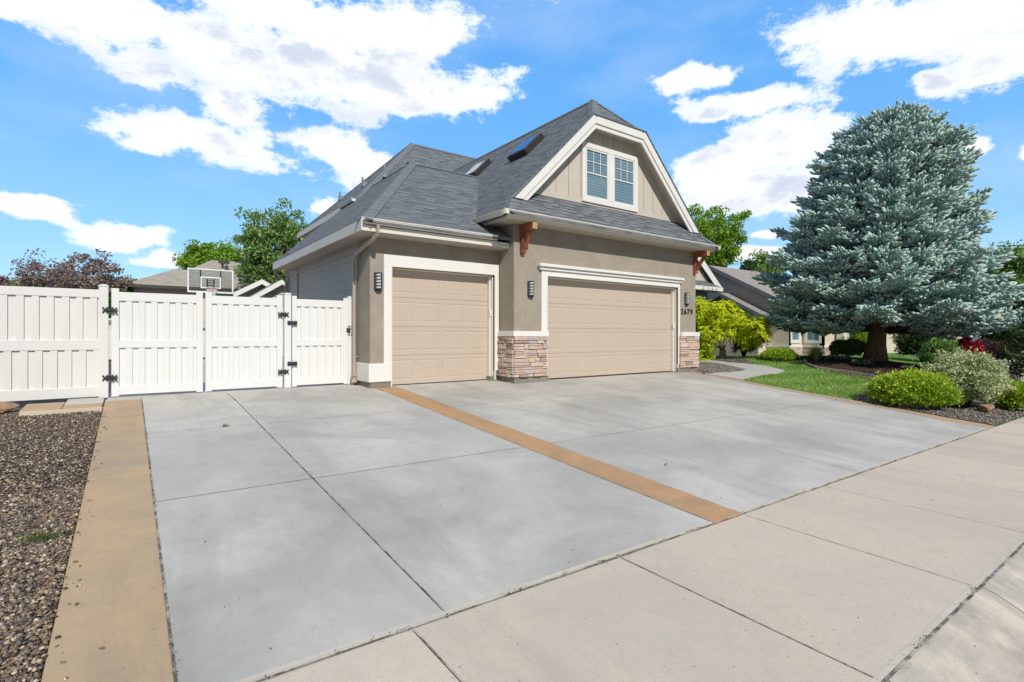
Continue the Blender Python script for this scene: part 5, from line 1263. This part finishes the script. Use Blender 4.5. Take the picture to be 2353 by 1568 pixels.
def pine(name, label, base, h, r, mat, n_br=110, lf=.2, seed=0, per=110):
    root = thing(name, tuple(base), label, 'tree'); b = np.array(base, float); mb = MB(); mb.tube([b-np.array([0, 0, .1]), b+np.array([.05, 0, h*.5]), b+np.array([0, 0, h])], [h*.022, h*.014, .01], 8)
    C = []; A = []
    for i in range(n_br):
        t = .12+.86*(i/n_br); a = rng.random()*6.28; L = r*(1-t)**.75*(.7+.5*rng.random())+.1; d = np.array([math.cos(a), math.sin(a), .18+.3*t]); s0 = b+np.array([0, 0, h*t])
        e = s0+d*L; mb.tube([s0, e], [.03, .006], 4, False)
        m_ = per; u = rng.random(m_)**.7; C.append(s0+d*(L*u)[:, None]+rng.normal(size=(m_, 3))*.13*r/2.2); A.append(unit(rng.normal(size=(m_, 3))*.6+d+np.array([0, 0, .3])))
    mb.build('trunk', M['barkdark'], root); C = np.concatenate(C); A = np.concatenate(A); n = len(C); l = lf*(.6+.8*rng.random(n))
    npmesh('crown', leaves(C, A, rand_dirs(n), l, l*.16, .1), 4, rng.random(n), M[mat], root); return root
pine('pine_tree', 'open branched pine at the right edge behind the small yellow shrub', pP, 2.9, 1.5, 'pine', 80, .22)
# background trees
def far_tree(name, lab, px, py_top, py_bot, half, Y=None, depth=None, mat='maple', **kw):
    k = depth/F0; top = at(px, py_top, k); bot = at(px, py_bot, k); base = np.array([top[0], top[1], -1.3]); R = half*k; rz = (top[2]-bot[2])/2
    return tree(name, lab, 'tree', base, (top[0], top[1], (top[2]+bot[2])/2), (R, R, rz), mat, **kw)
far_tree('maple_tree', 'tall mid green tree rising behind the gutter left of the garage', 628, 490, 690, 74, depth=34, mat='maple', n_cl=300, n_lf=62, lf=.20, cr=.46, trunk_r=.2, limbs=14, seed=21, shell=.3, up=.4, rbias=.16, group=None)
far_tree('maple_tree', 'rounded bright green treetop just above the brown hip roof', 492, 574, 640, 52, depth=70, mat='lime', n_cl=110, n_lf=110, lf=.4, cr=1.1, trunk_r=.3, limbs=8, seed=22)
far_tree('plum_tree', 'large purple bronze leaved tree above the left fence', 205, 598, 700, 72, depth=30, mat='plum', n_cl=210, n_lf=34, lf=.15, cr=.34, trunk_r=.12, limbs=16, seed=23, shell=.25, up=.3)
far_tree('plum_tree', 'lower purple bronze leaved tree beside the larger one above the left fence', 110, 606, 700, 62, depth=32, mat='plum', n_cl=150, n_lf=34, lf=.15, cr=.34, trunk_r=.12, limbs=14, seed=24, shell=.25, up=.3)
far_tree('plum_tree', 'dark leaved treetop cut off by the left edge', -22, 634, 720, 44, depth=30, mat='plum', n_cl=60, n_lf=90, lf=.17, cr=.5, trunk_r=.16, limbs=8, seed=25)
far_tree('shade_tree', 'low green tree peeking over the fence near the left edge', 45, 642, 720, 45, depth=60, mat='maple', n_cl=70, n_lf=110, lf=.35, cr=.9, trunk_r=.25, limbs=8, seed=26)
far_tree('shade_tree', 'small green treetop between the plum tree and brown roof', 280, 652, 720, 22, depth=31, mat='lime', n_cl=50, n_lf=90, lf=.17, cr=.4, trunk_r=.1, limbs=6, seed=27, rbias=-.1)
far_tree('ash_tree', 'bright green tree behind the right end of the garage roof', 1612, 500, 640, 78, depth=52, mat='lime', n_cl=300, n_lf=80, lf=.28, cr=.65, trunk_r=.3, limbs=14, seed=28, shell=.3, up=.5)
far_tree('shade_tree', 'distant green tree above the neighbour ridge, nearest the spruce', 1757, 588, 660, 24, depth=80, mat='maple', n_cl=70, n_lf=90, lf=.45, cr=1.1, trunk_r=.3, limbs=6, seed=29, rbias=.15)
far_tree('shade_tree', 'distant dark treetop above the neighbour ridge further from the spruce', 1728, 606, 660, 18, depth=85, mat='darkleaf', n_cl=50, n_lf=90, lf=.45, cr=1.1, trunk_r=.3, limbs=6, seed=30, rbias=.2)
far_tree('shade_tree', 'green tree with reddish tips behind the spruce at the right edge', 2345, 575, 760, 62, depth=36, mat='maple', n_cl=170, n_lf=120, lf=.25, cr=.7, trunk_r=.25, limbs=10, seed=31, shell=.35)
far_tree('shade_tree', 'bushy green tree low behind the right spruce branches', 2330, 680, 800, 60, depth=30, mat='darkleaf', n_cl=110, n_lf=120, lf=.2, cr=.6, trunk_r=.2, limbs=10, seed=32, rbias=.15)
n_ = 26000; X_ = rng.uniform(-55, 75, n_); Hh = 4.4+.9*np.sin(X_*.35)+.6*np.sin(X_*.9+1); C = np.stack([X_, 78+3*rng.random(n_), -1.4+(Hh+1.4)*rng.random(n_)**.8], 1)
l = .7*(.5+rng.random(n_)); o = npmesh('treeline', leaves(C, rand_dirs(n_), rand_dirs(n_), l, l*.6), 4, .25+.3*rng.normal(size=n_), M['maple']); tag(o, 'low far treeline along the horizon behind the back fence', 'trees', None, 'stuff')
# utility box
p = base_at(2322, 876, 0, 0); ub = thing('air_conditioner', tuple(p), 'grey louvred air conditioning unit in the shade at the right edge', 'air conditioner')
mb = MB(); mb.box(p[0]-.35, p[0]+.35, p[1]-.35, p[1]+.35, p[2], p[2]+.75); mb.build('case', M['acgrey'], ub, bevel=.02)
mb = MB()
for i in range(7): mb.box(p[0]-.30, p[0]+.30, p[1]-.375, p[1]-.35, p[2]+.1+i*.085, p[2]+.14+i*.085); mb.box(p[0]-.375, p[0]-.35, p[1]-.30, p[1]+.30, p[2]+.1+i*.085, p[2]+.14+i*.085)
mb.build('louvre', M['acgrey'], ub)
# ---- litter in the joints, weeds, small leaves on the concrete
def litter(name, pts, w, mat, lab, cat, kind='stuff', lf=.02):
    P = np.array(pts); n = len(P); z = H(P[:, 0], P[:, 1]); C = np.stack([P[:, 0], P[:, 1], z+.002+.012*rng.random(n)], 1)
    l = lf*(.4+rng.random(n))*.55; V = leaves(C, rand_dirs(n)*np.array([1, 1, .3]), np.array([[0, 0, 1.]])+rng.normal(size=(n, 3))*.5, l, l*.6)
    o = npmesh(name, V, 4, rng.random(n), M[mat]); tag(o, lab, cat, None, kind)
ly = rng.random(900)*7.8+2.65; dens = np.sin(ly*5)+np.sin(ly*13+1)+np.sin(ly*29) > .0; ly = ly[dens]
jl = np.stack([.17+rng.normal(size=len(ly))*.007, ly], 1)
lx = rng.random(1500)*11+.5; dens = np.sin(lx*7)+np.sin(lx*17)+np.sin(lx*37+2) > .5; lx = lx[dens]; jl2 = np.stack([lx, 2.612+rng.normal(size=len(lx))*.008], 1)
lx = rng.random(900)*9+1.2; dens = np.sin(lx*6)+np.sin(lx*19)+np.sin(lx*41+2) > .3; lx = lx[dens]; jl3 = np.stack([lx, .955+rng.normal(size=len(lx))*.01], 1)
litter('leaf_litter', np.concatenate([jl, jl2, jl3]), .01, 'litter', 'dry leaf crumbs caught in the concrete joints', 'litter')
q = scatter([(.3, 1.0), (12, 1.0), (12, 9.7), (4.6, 9.7), (4.0, 10.9), (.3, 10.9)], 420)
litter('leaf_litter', q, .01, 'litter', 'fine crumbs of leaf and grit scattered over the concrete', 'litter', lf=.024)
q = np.stack([-.32+.10*rng.random(110)**2.2, 2.7+7.3*rng.random(110)], 1); pebbles('gravel', q, H(q[:, 0], q[:, 1])+.014, .022, M['gravelstone'], label='stray gravel chips spilled along the edge of the tan strip', cat='gravel')
def weed(lab, x, y, s, n=60, z=0):
    P0 = np.array([x, y, float(H(x, y))+z]); a = rng.random(n)*6.28; t = rng.random(n)*1.3; d = np.stack([np.cos(a)*np.sin(t), np.sin(a)*np.sin(t), np.cos(t)], 1)
    bs = P0+rng.normal(size=(n, 3))*np.array([s*.5, s*.2, 0]); V = np.stack([bs-.003, bs+np.array([.003, 0, .0]), bs+d*s*(.4+.8*rng.random((n, 1)))], 1).reshape(-1, 3)
    o = npmesh('weed', V, 3, rng.random(n), M['weed']); tag(o, lab, 'weed')
weed('tiny weed growing in the driveway joint below the middle gate leaf', 1.05, 8.0, .05)
pw = G(95, 1228); weed('tuft of grass growing through the dark gravel', pw[0], pw[1], .09, 90, -.04)
pw = G(170, 1222); 
for i, (px, py) in enumerate(((178, 1354), (235, 1500), (950, 882), (1530, 1070), (1415, 907))):
    p = G(px, py); P_ = np.array([[p[0], p[1]]]); 
    labs = ('dark pebble lying midway along the tan strip', 'dark pebble on the near end of the tan strip', 'small dry leaf on the concrete in front of the walk gate', 'small dark speck of debris on the driveway right of the orange strip', 'small crumb of debris below the single garage door')
    pebbles('pebble', P_, H(P_[:, 0], P_[:, 1])+.012, .035, M['gravelstone'], None, .5, labs[i], 'pebble')

# ================================================================== LIGHT, SKY, CAMERA
sd_ = Vector((.235, 1, -.79)).normalized()
sun = bpy.data.lights.new('sun', 'SUN'); sun.energy = 3.5; sun.angle = math.radians(.5); sun.color = (1, .95, .87)
so = bpy.data.objects.new('sun', sun); COL.objects.link(so); so.rotation_euler = sd_.to_track_quat('-Z', 'Y').to_euler()
world = bpy.data.worlds.new('World'); scene.world = world; world.use_nodes = True; nt = world.node_tree; nt.nodes.clear(); n = N(nt)
sky = n.new('ShaderNodeTexSky'); sky.sky_type = 'NISHITA'; sky.sun_disc = False
sky.sun_elevation = math.asin(-sd_.z); sky.sun_rotation = math.atan2(-sd_.x, -sd_.y) % (2*math.pi); sky.air_density = 1.0; sky.dust_density = .3; sky.ozone_density = 1.5
skyn = n.mix(1.0, sky.outputs[0], (1.1, 1.45, 1.7), 'MULTIPLY')
tc = n.new('ShaderNodeTexCoord'); nv = n.new('ShaderNodeVectorMath', operation='NORMALIZE'); n.link(tc.outputs['Generated'], nv.inputs[0])
sep = n.new('ShaderNodeSeparateXYZ'); n.link(nv.outputs[0], sep.inputs[0])
az = n.math('ARCTAN2', sep.outputs['X'], sep.outputs['Y']); el = n.math('ARCSINE', sep.outputs['Z'])
cmb = n.new('ShaderNodeCombineXYZ'); n.link(az, cmb.inputs['X']); n.link(el, cmb.inputs['Y'])
AE = cmb.outputs[0]
skyc = n.mix(.85, skyn, n.mix(1.0, n.ramp(n.math('DIVIDE', el, 1.5708), [(0, (.46, .76, 1.0)), (.06, (.36, .68, 1.0)), (.22, (.16, .48, .97)), (.45, (.09, .375, .93)), (1, (.06, .28, .80))]), (8.1, 8.1, 8.1), 'MULTIPLY'))
def cnoise(scale, detail, off=(0, 0, 0), rough=.6, st=(1, 1.7, 1)):
    m = n.new('ShaderNodeMapping'); m.inputs['Location'].default_value = off; m.inputs['Scale'].default_value = st; n.link(AE, m.inputs['Vector'])
    t = n.new('ShaderNodeTexNoise'); t.inputs['Scale'].default_value = scale; t.inputs['Detail'].default_value = detail; t.inputs['Roughness'].default_value = rough; n.link(m.outputs[0], t.inputs['Vector']); return t
wn = cnoise(3.2, 3); wv = n.new('ShaderNodeVectorMath', operation='SUBTRACT'); n.link(wn.outputs['Color'], wv.inputs[0]); wv.inputs[1].default_value = (.5, .5, .5)
ws = n.new('ShaderNodeVectorMath', operation='SCALE'); n.link(wv.outputs[0], ws.inputs[0]); ws.inputs['Scale'].default_value = .10
wa = n.new('ShaderNodeVectorMath', operation='ADD'); n.link(AE, wa.inputs[0]); n.link(ws.outputs[0], wa.inputs[1])
def ae(px, py):
    r = ray(px, py); return math.atan2(r[0], r[1]), math.asin(r[2]/np.linalg.norm(r))
# (centre px, centre py, half width, half height, weight)
CL = [(150, 40, 330, 75), (430, 95, 330, 85), (700, 150, 330, 95), (900, 60, 200, 80), (900, 190, 250, 75), (640, 15, 300, 60), (330, 160, 120, 40), (480, 320, 220, 48), (520, 230, 90, 60), (760, 340, 80, 45), (860, 390, 55, 55), (800, 370, 70, 60), (740, 475, 46, 34), (820, 420, 60, 36),
      (2080, 60, 330, 90), (2330, 90, 200, 90), (2160, 165, 70, 40), (1620, 200, 110, 32), (1720, 245, 150, 30), (1640, 275, 70, 25), (1800, 350, 150, 95), (1680, 420, 150, 85), (1830, 440, 150, 60), (1590, 390, 60, 35),
      (70, 488, 95, 22), (280, 548, 105, 27), (370, 598, 85, 18), (2215, 340, 45, 32), (1670, 545, 40, 18), (1760, 548, 40, 16), (1740, 592, 80, 14), (2350, 350, 30, 28)]
def field_at(vec, rise=0.0):
    field = None
    for (px, py, hw, hh) in CL:
        a0, e0 = ae(px, py); a1, _ = ae(px+hw, py); a2, _ = ae(px-hw, py); _, e1 = ae(px, py-hh); _, e2 = ae(px, py+hh)
        ra, re = abs(a1-a2)/2, abs(e1-e2)/2
        m = n.new('ShaderNodeMapping'); m.vector_type = 'TEXTURE'; m.inputs['Location'].default_value = (a0, e0-rise, 0); m.inputs['Scale'].default_value = (ra*1.15, re*1.15, 1)
        n.link(vec, m.inputs['Vector']); vl = n.new('ShaderNodeVectorMath', operation='LENGTH'); n.link(m.outputs[0], vl.inputs[0])
        v = n.math('SUBTRACT', 1.0, vl.outputs['Value'])
        field = v if field is None else n.math('SMOOTH_MAX', field, v, .25)
    return field
field = field_at(wa.outputs[0]); field_up = field_at(wa.outputs[0], .055)
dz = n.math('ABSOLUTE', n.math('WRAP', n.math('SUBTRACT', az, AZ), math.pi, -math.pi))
field = n.math('MAXIMUM', field, n.math('SUBTRACT', n.math('MULTIPLY', n.math('SUBTRACT', dz, .95), 1.2, None), .0)) if False else n.math('MAXIMUM', field, n.math('MINIMUM', n.math('MULTIPLY', n.math('SUBTRACT', dz, 1.05), 2.0), .02))  # clouds added out of view, behind and overhead, for a less blue ambient light
field = n.math('MAXIMUM', field, n.math('MINIMUM', n.math('MULTIPLY', n.math('SUBTRACT', el, .72), 2.0), .16))
nz = cnoise(9.0, 10, (3, 1, 0), .68).outputs['Fac']; nz2 = cnoise(3.5, 3, (1, 5, 0)).outputs['Fac']
nsum = n.math('ADD', n.math('MULTIPLY', n.math('SUBTRACT', nz, .5), 2.3), n.math('MULTIPLY', n.math('SUBTRACT', nz2, .5), .6))
dens = n.math('ADD', n.math('MULTIPLY', field, .85), nsum)
dens_up = n.math('ADD', n.math('MULTIPLY', field_up, .85), n.math('MULTIPLY', nsum, .5))
alpha = n.ramp(dens, [(.0, 0), (.08, .20), (.20, .72), (.40, 1)])
# faint veil
veil = n.math('MULTIPLY', n.ramp(cnoise(2.2, 6, (9, 2, 0), .6, (1, 2.6, 1)).outputs['Fac'], [(.45, 0), (.8, 1)]), .35)
thick = n.ramp(dens, [(.10, 0), (.70, 1)])
nzl = cnoise(9.0, 10, (3.0, 1.04, 0), .68).outputs['Fac']
lit = n.math('MULTIPLY', n.math('SUBTRACT', nz, nzl), 1.7)
shade = n.math('ADD', n.math('MULTIPLY', n.math('MULTIPLY', thick, n.ramp(dens_up, [(.10, 0), (.75, 1)])), 1.35), lit)
cc_ = n.mix(n.math('MULTIPLY', n.ramp(n.math('MULTIPLY', shade, .55), [(0, 0), (.25, .28), (.6, .72), (1, 1)]), 1.0), (1.0, 1.0, 1.0), (.56, .62, .73))
SKS = .12
csc = n.mix(1.0, cc_, (8.7, 8.8, 9.0), 'MULTIPLY')
full = n.mix(n.math('MAXIMUM', alpha, 0.0), n.mix(veil, skyc, (6.5, 7.2, 8.2)), csc)
# sky beside and behind the camera dimmed to cut fill and deepen wall shadows
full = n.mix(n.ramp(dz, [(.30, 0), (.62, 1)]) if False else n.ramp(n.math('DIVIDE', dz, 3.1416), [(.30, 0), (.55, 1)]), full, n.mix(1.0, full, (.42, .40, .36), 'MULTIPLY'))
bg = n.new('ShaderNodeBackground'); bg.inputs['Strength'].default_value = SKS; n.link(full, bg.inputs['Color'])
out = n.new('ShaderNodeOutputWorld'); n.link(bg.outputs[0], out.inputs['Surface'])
cam = bpy.data.cameras.new('camera'); cam.lens = 36*F0/2353; cam.sensor_width = 36; cam.sensor_fit = 'HORIZONTAL'; cam.shift_y = -(784-HY)/2353; cam.clip_end = 4000; cam.clip_start = .05
co = bpy.data.objects.new('camera', cam); COL.objects.link(co); co.location = (0, 0, 0); co.rotation_euler = (math.pi/2, 0, -AZ); scene.camera = co
vs_ = scene.view_settings; vs_.view_transform = 'Standard'; vs_.look = 'None'; vs_.gamma = 1; vs_.exposure = .11
